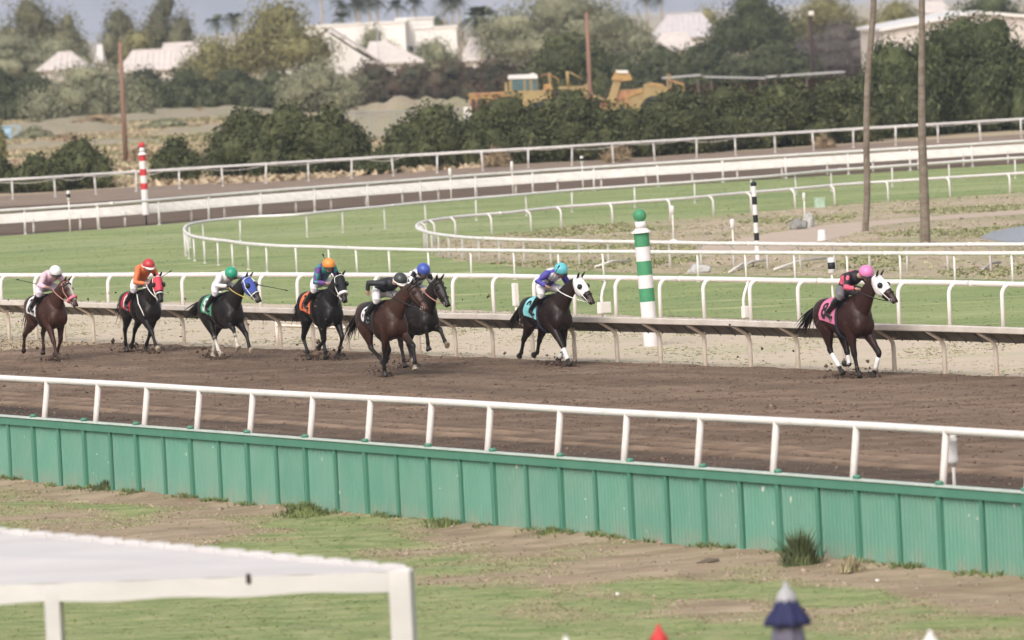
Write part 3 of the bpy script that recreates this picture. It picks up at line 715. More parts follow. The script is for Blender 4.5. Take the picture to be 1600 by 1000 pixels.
TORSO = [(-.965, 1.24, .04, .07), (-.93, 1.24, .15, .20), (-.86, 1.25, .225, .265), (-.74, 1.255, .280, .305), (-.60, 1.255, .300, .320), (-.42, 1.245, .292, .32), (-.24, 1.22, .298, .318),
         (-.05, 1.19, .306, .338), (.12, 1.17, .298, .370), (.26, 1.18, .284, .402), (.38, 1.20, .268, .410), (.50, 1.185, .250, .380), (.60, 1.155, .225, .325), (.69, 1.13, .17, .24), (.745, 1.12, .085, .12)]
def torso_at(x, ks):
    for a, b in zip(TORSO, TORSO[1:]):
        if a[0] <= x <= b[0]:
            t = (x - a[0]) / (b[0] - a[0]); z, w, h = [a[i] + (b[i] - a[i]) * t for i in (1, 2, 3)]
            return z * ks, w, h * ks
    return 1.2 * ks, .1, .1
def torso_pt(x, th, ks, grow=0.0):
    """point on the barrel: th 0 = right flank level (-y), 90 deg = top"""
    z, w, h = torso_at(x, ks)
    e = 0.86
    cy, sy = math.cos(th), math.sin(th)
    return Vector((x, -(w + grow) * math.copysign(abs(cy) ** e, cy), z + (h + grow) * math.copysign(abs(sy) ** e, sy)))
def bez(a, b, c, d, n):
    return [a * (1 - t) ** 3 + b * 3 * t * (1 - t) ** 2 + c * 3 * t * t * (1 - t) + d * t ** 3 for t in [k / n for k in range(n + 1)]]

def make_horse(H):
    c = H['c']; ks = c / 1.57
    body, dark, sockc, hoofc = H['coat'], H['points'], (0.62, 0.58, 0.52), (0.05, 0.045, 0.04)
    root = thing('racehorse', H['label'], 'horse', (H['o'][0], H['o'][1], 0.012 + H.get('dz', 0)), R(H['a']) - PI / 2, 'racehorses galloping on the dirt track')
    b = MB(); b.col = body
    # trunk
    vs = []; seg = 22
    for (x, z, w, h) in TORSO:
        for k in range(seg):
            p = torso_pt(x, 2 * PI * k / seg, ks); vs.append(p)
    n = len(TORSO); fs = [(i * seg + k, (i + 1) * seg + k, (i + 1) * seg + (k + 1) % seg, i * seg + (k + 1) % seg) for i in range(n - 1) for k in range(seg)]
    fs += [tuple(range(seg)), tuple((n - 1) * seg + k for k in range(seg))[::-1]]
    b.add(vs, fs)
    for s in (-1, 1):                                     # haunch and shoulder masses, breast
        b.ball((-.66, s * .155, 1.20 * ks), (.25, .125, .32 * ks), 14, 10, Matrix.Rotation(-.25, 3, 'Y'))
        b.ball((.40, s * .155, 1.17 * ks), (.20, .095, .30 * ks), 14, 10, Matrix.Rotation(.3, 3, 'Y'))
        b.ball((.61, s * .11, 1.05 * ks), (.145, .12, .20), 12, 8)
        b.ball((-.88, s * .09, 1.17 * ks), (.10, .09, .20), 12, 8)
    # withers
    b.ball((.27, 0, 1.52 * ks), (.24, .07, .09), 12, 8)
    # neck
    poll, nose = Vector(H['poll']), Vector(H['nose'])
    nose = nose + Vector((.03, .10 if H.get('turn', 1) else 0, .03)); hd = (nose - poll).normalized(); HL = 0.62; nose = poll + hd * HL
    nb = Vector((.42, 0, 1.33 * ks)); ndir = (poll - nb)
    pts = bez(nb, nb + Vector((.22, 0, .07)), poll - Vector((.20, poll.y * .5, .12)) - hd * 0.02, poll + hd * 0.05 + Vector((-.02, 0, -.03)), 8)
    b.tube(pts, [(.195, .345), (.18, .305), (.155, .265), (.133, .232), (.115, .206), (.102, .182), (.092, .162), (.085, .145), (.078, .12)], 16)
    # head; its plane stands upright
    upv = Vector((0, 0, 1)); side = hd.cross(upv).normalized(); hup = side.cross(hd).normalized()
    HS = [(-.06, .050, .06, -.01), (.0, .075, .095, -.01), (.09, .098, .125, -.03), (.20, .104, .142, -.045), (.30, .098, .138, -.045), (.40, .082, .112, -.03), (.50, .066, .088, -.02), (.57, .058, .074, -.018), (.62, .058, .070, -.02), (.655, .052, .060, -.025), (.675, .034, .038, -.03)]
    vs = []; seg = 14
    muz = H.get('muzzle', (0.03, 0.026, 0.024))
    HK = 1.10
    HS = [(t * .95, w * HK, h * HK, dy) for t, w, h, dy in HS]
    o0 = len(b.v)
    for (t, w, h, dy) in HS:
        for k in range(seg):
            th = 2 * PI * k / seg
            x_ = w * math.cos(th) * (0.82 if math.sin(th) > 0.5 else 1.0); vs.append(poll + hd * t + hup * (dy + h * math.sin(th)) + side * x_)
    n = len(HS); fs = [(i * seg + k, i * seg + (k + 1) % seg, (i + 1) * seg + (k + 1) % seg, (i + 1) * seg + k) for i in range(n - 1) for k in range(seg)]
    fs += [tuple(range(seg))[::-1], tuple((n - 1) * seg + k for k in range(seg))]
    b.add(vs, fs)
    for i, (t, w, h, dy) in enumerate(HS):
        for k in range(seg):
            if t > .52: b.c[o0 + i * seg + k] = muz
            elif H.get('blaze') and t > .08 and math.sin(2 * PI * k / seg) > .86: b.c[o0 + i * seg + k] = (0.66, 0.62, 0.57)
    b.col = body
    for s in (-1, 1):
        b.ball(poll + hd * .21 + side * (s * .096) + hup * .035, .034, 8, 6)          # brow
        b.col = muz; b.ball(poll + hd * .635 + side * (s * .045) + hup * -.005, (.026, .022, .03), 8, 6); b.col = body
        e0 = poll + hd * .015 + side * (s * .055) + hup * .07
        ed = (hup * .9 - hd * H.get('ear', .25) + side * (s * .22)).normalized()
        b.col = dark; b.tube([e0 - ed * .03, e0 + ed * .03, e0 + ed * .085, e0 + ed * .14, e0 + ed * .175], [(.028, .022), (.036, .024), (.034, .022), (.020, .014), (.005, .005)], 8, up=hd); b.col = body
    # legs
    for nm in ('RF', 'LF', 'RH', 'LH'):
        P = H['legs'][nm]; s = -1 if nm[0] == 'R' else 1; fore = nm[1] == 'F'
        yy = [s * .15, s * .125, s * .11, s * .10] if fore else [s * .16, s * .14, s * .125, s * .115]
        q = [Vector((p[0], y, p[1])) for p, y in zip(P, yy)]
        kn, fe, ho = q[1], q[2], q[3]
        L1, L2, L3 = (.43, .30, .17) if fore else (.46, .37, .17)
        ho_d = (ho - fe); ho_d = ho_d.normalized() if ho_d.length > .02 else Vector((.3, 0, -1)).normalized()
        sock = H.get('socks', {}).get(nm)
        low = dark
        if fore:
            el = Vector((.36, s * .16, 1.00 * ks)); up_ = el.lerp(kn, .42) + Vector((.01, 0, 0))
            b.col = body; b.tube([el + Vector((0, 0, .10)), el, up_], [(0.121, 0.163), (0.111, 0.151), (0.082, 0.107)], 12, up=Vector((1, 0, 0)))
            b.col = tuple((x * .6 + y * .4) for x, y in zip(body, dark)); b.tube([up_, el.lerp(kn, .75), kn], [(0.082, 0.107), (0.060, 0.075), (0.058, 0.067)], 10, up=Vector((1, 0, 0)))
        else:
            hp = Vector((-.58, s * .16, 1.12 * ks)); k1 = Vector((-.46, s * .165, .98 * ks)); k1 = k1.lerp(kn, .12)
            b.col = body; b.tube([hp, k1, k1.lerp(kn, .45)], [(0.145, 0.242), (0.121, 0.188), (0.079, 0.121)], 12, up=Vector((1, 0, 0)))
            b.col = tuple((x * .6 + y * .4) for x, y in zip(body, dark)); b.tube([k1.lerp(kn, .45), k1.lerp(kn, .8), kn], [(0.079, 0.121), (0.054, 0.072), (0.057, 0.075)], 10, up=Vector((1, 0, 0)))
            b.ball(kn + (k1 - kn).normalized() * .01 + Vector((-.025, 0, .02)), (.04, .035, .055), 8, 6)
        b.col = low
        b.ball(kn, (.052, .046, .058), 10, 8)
        b.col = sockc if sock in ('white', 'half') else low
        m1 = kn.lerp(fe, .25)
        b.col = low if sock == 'half' else b.col
        b.tube([kn, m1, kn.lerp(fe, .55)], [(0.054, 0.058), (0.039, 0.049), (0.037, 0.046)], 10, up=Vector((1, 0, 0)))
        b.col = sockc if sock in ('white', 'half') else low
        b.tube([kn.lerp(fe, .5), kn.lerp(fe, .8), fe], [(0.037, 0.046), (0.038, 0.046), (0.049, 0.053)], 10, up=Vector((1, 0, 0)))
        b.ball(fe, (.043, .040, .045), 8, 6)
        pa = fe + ho_d * .10; hoof = fe + ho_d * max(.13, min(.19, (ho - fe).length))
        b.tube([fe, fe.lerp(pa, .6), pa], [(0.049, 0.051), (0.038, 0.041), (0.046, 0.049)], 10, up=Vector((1, 0, 0)))
        hc = hoofc if not H.get('pale_hoof', {}).get(nm) else (0.45, 0.38, 0.30)
        fwd = Vector((1, 0, 0)) - ho_d * ho_d.x; fwd.normalize()
        b.col = hc; b.tube([pa - ho_d * .01, pa + ho_d * .03 + fwd * .01, hoof + fwd * .025], [(0.051, 0.056), (0.060, 0.070), (0.068, 0.084)], 10, up=Vector((1, 0, 0)))
        H.setdefault('joints', {})[nm] = (kn, fe, hoof)
    me = fuse(b, 'body', M_coat, 0.017, 5); bo = link('body', me, root)
    # eyes
    if not H.get('hood'):
        for s in (-1, 1):
            e = MB(); e.ball(poll + hd * .215 + side * (s * .110) + hup * .035, .021, 10, 8); e.build('eye', M_black, root, True)
    # mane, forelock, tail
    hm = hair_mat(H['hair']); rn = random.Random(int(H['o'][0] * 100))
    hb = MB()
    for k in range(46):
        t = k / 45; i = t * 7; a = pts[int(i)].lerp(pts[min(int(i) + 1, 8)], i - int(i)); r_ = .27 - .155 * t
        top = a + Vector((-.30 * 0.5, 0, .86)).normalized() * (r_ * .97 if t > .1 else r_ * .8)
        sd = rn.uniform(.2, 1) ; L = rn.uniform(.10, .19)
        hb.tube([top - Vector((0, 0, .03)), top + Vector((-.03, sd * .04, .012)), top + Vector((-.09, sd * .10, -.03)) * (L / .12), top + Vector((-.13, sd * .12, -.10)) * (L / .12)], [(.018, .010), (.02, .011), (.015, .008), (.003, .003)], 5)
    hb.build('mane', hm, root, True)
    tb = MB(); td = Vector((-.93, 0, 1.42 * ks)); sw = H.get('tail', (-.55, -.35))
    for k in range(40):
        j = Vector((rn.uniform(-.05, .05), rn.uniform(-.05, .05), rn.uniform(-.05, .05))); L = rn.uniform(.75, 1.1)
        e = Vector((sw[0], rn.uniform(-.10, .10) + H.get('tail_y', 0), sw[1])) * L; mid = Vector((sw[0] * .55, e.y * .4, sw[1] * .28)) 
        q = bez(td + Vector((.07, 0, 0)), td + Vector((-.12, 0, -.03)) + j * .3, td + mid + j * 1.2, td + e + j * 2.2, 7)
        tb.tube(q, [.020, .020, .021, .020, .017, .013, .008, .002], 5)
    tb.tube([td + Vector((.10, 0, -.02)), td + Vector((-.04, 0, -.01)), td + Vector((-.14, 0, -.06)), td + Vector((sw[0] * .35, 0, sw[1] * .25))], [.045, .045, .04, .015], 8)
    tb.build('tail', hm, root, True)
    # ---- tack
    def ring(t, w, h, dy, rad, material, name, tilt=0.0, parent=root, arc=(0, 2 * PI), flat=1.0):
        r_ = MB(); P_ = []
        nn = 20
        w *= HK * .99; h *= HK * .99
        for k in range(nn + 1):
            th = arc[0] + (arc[1] - arc[0]) * k / nn
            P_.append(poll + hd * (t + tilt * math.sin(th)) + hup * (dy + h * math.sin(th)) + side * (w * math.cos(th)))
        r_.tube(P_, [(rad, rad * flat)] * (nn + 1), 6, up=hd, cap=True); return r_.build(name, material, parent, True)
    if H.get('hood'):
        hmq = cloth('hood_' + H['hoodname'], H['hood'])
        v2 = []; seg2 = 20; secs = [(t * .95, w * HK * .985, h * HK * .985, dy) for t, w, h, dy in [(-.05, .062, .075, -.01), (.0, .087, .107, -.01), (.09, .108, .135, -.03), (.20, .114, .152, -.045), (.30, .108, .147, -.045), (.37, .096, .128, -.036), (H.get('hoodend', .43), .084, .110, -.027)]]
        hm_ = MB()
        for (t, w, h, dy) in secs:
            for k in range(seg2):
                th = 2 * PI * k / seg2; v2.append(poll + hd * t + hup * (dy + h * math.sin(th)) + side * (w * math.cos(th) * (0.84 if math.sin(th) > .5 else 1)))
        f2 = [(i * seg2 + k, i * seg2 + (k + 1) % seg2, (i + 1) * seg2 + (k + 1) % seg2, (i + 1) * seg2 + k) for i in range(len(secs) - 1) for k in range(seg2)] + [tuple(range(seg2))[::-1]]
        hm_.add(v2, f2); hd_o = hm_.build('hood', hmq, root, True)
        for s in (-1, 1):
            cp = poll + hd * .215 + side * (s * .117) + hup * .03
            cb_ = MB(); cb_.lathe([(.058, -.012), (.056, .012), (.048, .03), (.03, .042), (.0, .046)], 14, cp, (side * s + hd * -.25).normalized()); cb_.build('eye_cup', H.get('cupmat', M_black), hd_o, True)
    else:
        ring(.10, .108, .138, -.03, .010, M_leather, 'browband', .0, arc=(-.3, PI + .3), flat=1.6)
    ring(.03, .094, .118, -.02, .011, H.get('strapmat', M_leather), 'headpiece', .0)
    if H.get('noseband'): ring(.44, .082, .108, -.026, H.get('nb_r', .016), H['noseband'], 'noseband', .0)
    else: ring(.45, .077, .103, -.025, .009, M_leather, 'noseband')
    for s in (-1, 1):
        ck = MB(); ck.tube([poll + hd * .03 + side * (s * .107), poll + hd * .22 + side * (s * .126) + hup * -.05, poll + hd * .40 + side * (s * .101) + hup * -.05, poll + hd * .56 + side * (s * .073) + hup * -.045], .010, 6); ck.build('cheek_strap', H.get('strapmat', M_leather), root, True)
        bt = MB(); bt.tube([poll + hd * .56 + side * (s * .066) + hup * (-.045 + .035 * math.cos(a)) + hd * (.035 * math.sin(a)) for a in [2 * PI * k / 10 for k in range(11)]], .007, 5, up=side); bt.build('bit_ring', M_steel, root, True)
        hand = Vector((.60, s * .10, c + .20))
        re = MB(); bitp = poll + hd * .56 + side * (s * .072) + hup * -.045
        re.tube(bez(bitp, bitp + Vector((-.14, s * .07, -.08)), hand + Vector((.25, s * .13, -.10)), hand, 8), .011, 6); re.build('rein', H.get('reinmat', M_leather), root, True)
    # saddle cloth: curved sheet over the back, number on the right flank and on the left
    cm = cloth('saddlecloth_' + H['cloth'][0], H['cloth'][1], 0.8)
    def cp(u, th, g=.017):                                # u 0 back edge .. 1 front edge
        x0 = -.50 + .10 * abs(math.sin(th)) ; x1 = .10 + .03 * abs(math.sin(th)); return torso_pt(x0 + (x1 - x0) * u, th, ks, g)
    sb = MB(); nu, nt = 12, 30; tlo = R(-12)
    for g in (.012, .022):
        for i in range(nt + 1):
            th = tlo + (PI - 2 * tlo) * i / nt
            for k in range(nu + 1): sb.v.append(tuple(cp(k / nu, th, g + .003 * math.sin(k * 1.3 + i)))); sb.c.append((1, 1, 1))
    q = (nu + 1) * (nt + 1)
    for i in range(nt):
        for k in range(nu):
            a = i * (nu + 1) + k; f = (a, a + 1, a + nu + 2, a + nu + 1); sb.f += [f[::-1], tuple(x + q for x in f)]; sb.m += [0, 0]
    so = sb.build('saddle_cloth', cm, root, True)
    if H['cloth'][2]:
        fc = bpy.data.curves.new('number', 'FONT'); fc.body = H['cloth'][2]; fc.size = 1; fc.align_x = 'CENTER'; fc.align_y = 'CENTER'; fc.offset = 0.03
        fo = bpy.data.objects.new('number', fc); COL.objects.link(fo); dg = bpy.context.evaluated_depsgraph_get(); dg.update()
        fm = bpy.data.meshes.new_from_object(fo.evaluated_get(dg)); bpy.data.objects.remove(fo); bpy.data.curves.remove(fc)
        bm = bmesh.new(); bm.from_mesh(fm); bpy.data.meshes.remove(fm)
        bmesh.ops.triangulate(bm, faces=bm.faces[:]); bmesh.ops.subdivide_edges(bm, edges=bm.edges[:], cuts=2, use_grid_fill=True)
        nm_ = mat('number_' + ('white' if H['cloth'][3][0] > .3 else 'black'), H['cloth'][3], 0.7, var=.04)
        for flip in (0, 1):
            b2 = bm.copy()
            for v in b2.verts:
                tx, ty = v.co.x * .42, v.co.y * .46
                th = R(18) + ty * 2.7; u = .30 + (tx if not flip else -tx) * 1.45
                p = cp(u, th, .030); v.co = Vector((p.x, -p.y if flip else p.y, p.z))
            nme = bpy.data.meshes.new('number'); b2.to_mesh(nme); b2.free(); nme.materials.append(nm_); link('number', nme, so)
        bm.free()
    # saddle, girth, breast strap
    sdl = MB()
    for i in range(9):
        pass
    prof = [(-.22, .05, .045), (-.16, .11, .035), (-.05, .13, .022), (.06, .11, .030), (.12, .05, .05)]
    vs = []; nn = 8
    for (x, w, hgt) in prof:
        for k in range(nn + 1):
            th = PI / 2 + (k / nn - .5) * 1.5 * (w / .13 + .3); vs.append(torso_pt(x, th, ks, .026 + hgt * math.sin(PI * k / nn)))
    fs = [(i * (nn + 1) + k, i * (nn + 1) + k + 1, (i + 1) * (nn + 1) + k + 1, (i + 1) * (nn + 1) + k) for i in range(len(prof) - 1) for k in range(nn)]
    sdl.add(vs, fs); sdl.build('saddle', M_leather, root, True)
    gi = MB(); gi.tube([torso_pt(.12, R(90 + 360 * k / 28), ks, .014) for k in range(29)], [(.035, .008)] * 29, 6, up=Vector((1, 0, 0))); gi.build('girth', H.get('girthmat', M_leather), root, True)
    for s in (-1, 1):
        st = MB(); st.tube([torso_pt(-.02, R(55), ks, .03) * 1, torso_pt(.0, R(25), ks, .04), Vector((-.06, -.33, c - .32))], .010, 6)
        st.v = [(x, -s * y if s < 0 else y * -1, z) if False else (x, (y if s < 0 else -y), z) for x, y, z in st.v]
        ir = MB(); ic = Vector((-.05, s * .345, c - .36)); ir.tube([ic + Vector((.055 * math.sin(a), 0, .06 * math.cos(a))) for a in [2 * PI * k / 12 for k in range(13)]], .008, 5, up=Vector((0, 1, 0)))
        so_ = st.build('stirrup_leather', M_leather, root, True); ir.build('stirrup_iron', M_steel, so_, True)
    if H.get('breast'):
        for s in (-1, 1):
            bs = MB(); bs.tube([torso_pt(.14, R(60), ks, .02), torso_pt(.34, R(40), ks, .02), torso_pt(.50, R(12), ks, .035), torso_pt(.64, R(-25), ks, .03), torso_pt(.72, R(-50), ks, .01)], (.014), 6)
            if s > 0: bs.v = [(x, -y, z) for x, y, z in bs.v]
            bs.build('breast_strap', H['breast'], root, True)
    for nm, mt in H.get('wraps', {}).items():
        kn, fe, ho = H['joints'][nm]; w = MB(); w.tube([kn.lerp(fe, .22), kn.lerp(fe, .5), kn.lerp(fe, .85), fe + (ho - fe) * .1], [(.044, .050), (.042, .049), (.044, .050), (.052, .055)], 12, up=Vector((1, 0, 0))); w.build('leg_wrap', mt, root, True)
    return root

def make_jockey(H):
    J = H['j']; c = H['c']; hel = Vector(H['hel']) + Vector(J.get('dh', (0, 0, 0)))
    root = thing('person', J['label'], 'person', (H['o'][0], H['o'][1], 0.012 + H.get('dz', 0)), R(H['a']) - PI / 2, 'jockeys riding the racehorses')
    yb = hel.y * .55
    pel = Vector((-.07, 0, c + .23)) + Vector(J.get('pel', (0, 0, 0))); waist = Vector((.08, yb * .3, c + .37)); chest = Vector((.28, yb * .7, hel.z - .10)); neckb = Vector((.39, yb, hel.z - .065)); 
    sk = MB(); jk = MB(); br = MB()
    # torso
    jk.tube([pel + Vector((.02, 0, .03)), waist, chest, neckb + Vector((0, 0, -.01)), neckb + Vector((.05, 0, .0))], [(.165, .125), (.165, .140), (.205, .150), (.145, .11), (.08, .07)], 16)
    sk.col = M_skin
    sk.tube([pel, waist, chest, neckb], [(.12, .09), (.12, .10), (.15, .11), (.07, .065)], 12)
    sk.tube([neckb - Vector((.06, 0, .02)), neckb + Vector((.04, 0, .0)), hel + Vector((-.06, 0, -.07))], [.065, .058, .055], 10)
    # hips and breeches
    br.ball(pel + Vector((-.015, 0, -.01)), (.16, .175, .145), 14, 10)
    br.tube([pel + Vector((-.02, 0, 0)), pel + Vector((.10, 0, .06))], [(.165, .125), (.152, .122)], 14)
    hands = []
    for s in (-1, 1):
        hj = pel + Vector((.02, s * .10, -.02)); kn = Vector((.33, s * .315, c + .05)) + Vector(J.get('dk', (0, 0, 0))); an = Vector((-.13, s * .335, c - .25)); toe = Vector((.02, s * .355, c - .36))
        br.tube([hj, hj.lerp(kn, .5) + Vector((0, s * .01, .02)), kn, kn.lerp(an, .18)], [.112, .096, .076, .062], 12)
        sk.tube([hj, hj.lerp(kn, .9), kn.lerp(an, .2), an], [.07, .035, .03, .03], 8)
        bo = MB(); bo.tube([kn.lerp(an, .10), kn.lerp(an, .38), kn.lerp(an, .75), an, an + Vector((.0, 0, -.035))], [.066, .068, .050, .045, .045], 12)
        bo.tube([an + Vector((-.055, 0, -.055)), an + Vector((.0, 0, -.05)), an.lerp(toe, .6) + Vector((0, 0, -.02)), toe], [(.035, .035), (.043, .045), (.046, .036), (.03, .022)], 10)
        link('boot', fuse(bo, 'boot', M_boot, .014, 3, None), root)
        # arms
        sh = chest + Vector((.07, s * .175, .02)); spec = J.get('arms', {}).get('R' if s < 0 else 'L')
        el, ha = (Vector(spec[0]), Vector(spec[1])) if spec else (Vector((.40, s * .29 + yb, c + .22)), Vector((.61, s * .105, c + .20)))
        jk.ball(sh, (.085, .08, .08), 10, 8)
        jk.tube([sh - Vector((.03, s * .04, 0)), sh, sh.lerp(el, .5), el, el.lerp(ha, .5), el.lerp(ha, .88)], [.078, .082, .070, .060, .052, .042], 10)
        sk.tube([sh, el, ha - (ha - el).normalized() * .06], [.05, .036, .028], 8)
        hands.append((s, el, ha))
    # head and face
    fdir = Vector((1, J.get('look', 0), J.get('nod', -.30))).normalized(); sd = fdir.cross(Vector((0, 0, 1))).normalized(); up = sd.cross(fdir).normalized()
    hc = hel + up * -.045
    sk.ball(hc + fdir * .01 + up * .01, (.112, .09, .112), 14, 10, Matrix((fdir, -sd, up)).transposed())
    sk.tube([hc + up * -.02 + fdir * .015, hc + up * -.075 + fdir * .045, hc + up * -.118 + fdir * .062], [(.072, .085), (.060, .062), (.034, .035)], 12, up=fdir)   # jaw and chin
    sk.tube([hc + fdir * .10 + up * .01, hc + fdir * .125 + up * -.03, hc + fdir * .105 + up * -.045], [.012, .019, .014], 8, up=sd)                       # nose
    for s in (-1, 1): sk.ball(hc + sd * (s * .085) + up * -.015 + fdir * -.01, (.022, .012, .03), 8, 6)                                                 # ears
    sk.col = (0.30, 0.13, 0.11); sk.tube([hc + fdir * .092 + up * -.076 + sd * (-.026), hc + fdir * .100 + up * -.074, hc + fdir * .092 + up * -.076 + sd * .026], .007, 6); sk.col = M_skin
    me = fuse(sk, 'body', M_person, .011, 3)
    # hands: palm, four bent fingers of different length, thumb; joined into the body mesh
    hb = MB(); hb.col = J.get('glove', M_skin)
    for s, el, ha in hands:
        d = (ha - el).normalized(); acr = d.cross(Vector((0, 0, 1))); acr.normalize(); dn = acr.cross(d).normalized() * -1
        if dn.z > 0: dn = -dn
        hb.tube([ha - d * .075, ha - d * .04, ha, ha + d * .035], [(.026, .024), (.034, .022), (.042, .023), (.040, .018)], 10, up=dn)
        for f, L in enumerate((.040, .046, .043, .034)):
            p0 = ha + d * .03 + acr * ((f - 1.5) * .020); p1 = p0 + d * (L * .75) + dn * .010; p2 = p1 + dn * (L * .8) - d * .006; p3 = p2 - d * (L * .7) + dn * .002
            hb.tube([p0, p1, p2, p3], [.0105, .010, .0092, .007], 6, up=acr)
        t0 = ha - d * .02 + acr * (-s * .036); hb.tube([t0, t0 + acr * (-s * .02) + d * .03 + dn * .012, t0 + d * .062 + dn * .026], [.013, .011, .008], 6, up=dn)
    hm = hb.mesh('hands', M_person, True, 'coat'); bm = bmesh.new(); bm.from_mesh(me); bm.from_mesh(hm); bm.to_mesh(me); bm.free(); bpy.data.meshes.remove(hm)
    me.polygons.foreach_set('use_smooth', [True] * len(me.polygons)); link('body', me, root)
    for s in (-1, 1):
        e = MB(); e.ball(hc + fdir * .097 + sd * (s * .032) + up * .002, (.010, .012, .009), 8, 6); e.build('eye', M_black, root, True)
    link('jacket', fuse(jk, 'jacket', J['silk'], .014, 3, None), root)
    link('breeches', fuse(br, 'breeches', J['pants'], .014, 3, None), root)
    # helmet with peak and rim, goggles
    rot = Matrix((fdir, -sd, up)).transposed()
    hm = MB(); prof = []
    for k in range(9):
        a = PI / 2 * k / 8; prof.append((.142 * math.cos(a) + .001, .140 * math.sin(a)))
    hm.lathe([(.132, -.055), (.141, -.03)] + prof, 20)
    hm.v = [tuple(rot @ Vector((x * 1.10, y * .98, z)) + hel) for x, y, z in hm.v]
    he = hm.build('helmet', J['helmet'], root, True)
    pk = MB(); pk.add([tuple(rot @ Vector((.128 * math.cos(a) * (1.10 if r_ == 0 else 1.55), .132 * math.sin(a), -.035 - (.02 if r_ else 0) - dz)) + hel) for dz in (0, .012) for r_ in (0, 1) for a in [R(-62 + 124 * k / 10) for k in range(11)]],
           [(k, k + 1, 12 + k, 11 + k) for k in range(10)] + [(22 + k, 33 + k, 34 + k, 23 + k) for k in range(10)] + [(11 + k, 12 + k, 34 + k, 33 + k) for k in range(10)])
    pk.build('peak', J.get('rim', M_black), he, True)
    if J.get('rim'):
        rm = MB(); rm.tube([rot @ Vector((.154 * math.cos(a), .138 * math.sin(a), -.037)) + hel for a in [2 * PI * k / 24 for k in range(25)]], .014, 6); rm.build('rim', J['rim'], he, True)
    gg = MB(); gg.add([tuple(hc + fdir * (.112 * math.cos(a) + .004) + sd * (.092 * math.sin(a)) + up * (.012 + zz)) for zz in (-.022, .022) for a in [R(-68 + 136 * k / 12) for k in range(13)]], [(k, k + 1, 14 + k, 13 + k) for k in range(12)])
    gg.build('goggles', M_black, root, True)
    if J.get('whip'):
        s0, s1, lab = J['whip']; w = thing('whip', lab, 'whip', root.location, root.rotation_euler.z, 'riding whips')
        a, b_ = Vector(s0), Vector(s1); wb = MB(); wb.tube([a, a.lerp(b_, .15), a.lerp(b_, .9)], [.011, .009, .006], 6); wb.build('shaft', M_whip, w, True)
        fl = MB(); fl.box(a.lerp(b_, .95), (.012, .03, (b_ - a).length * .12), Vector((0, 0, 1)).rotation_difference((b_ - a).normalized()).to_matrix()); fl.build('flap', M_whip, w)
    return root

def silk(name, c1, c2=None, kind=None, scale=5):
    M = cloth(name, c1, 0.55)
    if not c2: return M
    n = M.node_tree.nodes; L = M.node_tree.links; b = n['Principled BSDF']; src = b.inputs['Base Color'].links[0].from_socket
    tc = n.new('ShaderNodeTexCoord'); mp = n.new('ShaderNodeMapping'); L.new(tc.outputs['Object'], mp.inputs[0])
    mx = n.new('ShaderNodeMix'); mx.data_type = 'RGBA'; L.new(src, mx.inputs[6]); mx.inputs[7].default_value = (*c2, 1)
    if kind == 'check':
        mp.inputs['Rotation'].default_value = (R(45), R(20), R(30)); t = n.new('ShaderNodeTexChecker'); t.inputs['Scale'].default_value = scale; L.new(mp.outputs[0], t.inputs['Vector']); L.new(t.outputs['Fac'], mx.inputs[0])
    elif kind == 'plaid':
        t = n.new('ShaderNodeTexChecker'); t.inputs['Scale'].default_value = scale; mp.inputs['Rotation'].default_value = (0, R(25), 0); L.new(mp.outputs[0], t.inputs['Vector']); L.new(t.outputs['Fac'], mx.inputs[0])
    elif kind == 'patch':
        t = n.new('ShaderNodeTexVoronoi'); t.inputs['Scale'].default_value = scale; L.new(mp.outputs[0], t.inputs['Vector']); m_ = n.new('ShaderNodeMath'); m_.operation = 'LESS_THAN'; m_.inputs[1].default_value = 0.36; L.new(t.outputs['Distance'], m_.inputs[0]); L.new(m_.outputs[0], mx.inputs[0])
    L.new(mx.outputs[2], b.inputs['Base Color']); return M
W_ = (0.70, 0.67, 0.66); K_ = (0.02, 0.02, 0.022)
M_pantw = cloth('white_breeches', (0.70, 0.67, 0.68)); M_pantl = cloth('lilac_white_breeches', (0.66, 0.58, 0.64)); M_pantb = cloth('black_breeches', (0.03, 0.03, 0.035))
M_pink_nb = cloth('pink_sheepskin', (0.72, 0.20, 0.27), 0.95); M_white_nb = cloth('white_sheepskin', (0.72, 0.69, 0.66), 0.95)
M_yell = cloth('yellow_rein', (0.50, 0.37, 0.10)); M_pinkrein = cloth('faded_red_rein', (0.45, 0.22, 0.18)); M_wrap = cloth('white_leg_wrap', (0.72, 0.69, 0.67)); M_bluegirth = cloth('dark_girth', (0.03, 0.03, 0.05))
def helm(name, c): return mat('helmet_' + name, c, 0.32, var=0.05, scale=4, spec=0.4)
BAY_, DKB, BLK, CHE = (0.050, 0.021, 0.014), (0.020, 0.011, 0.009), (0.008, 0.007, 0.007), (0.055, 0.022, 0.015)
PT = (0.014, 0.011, 0.010)
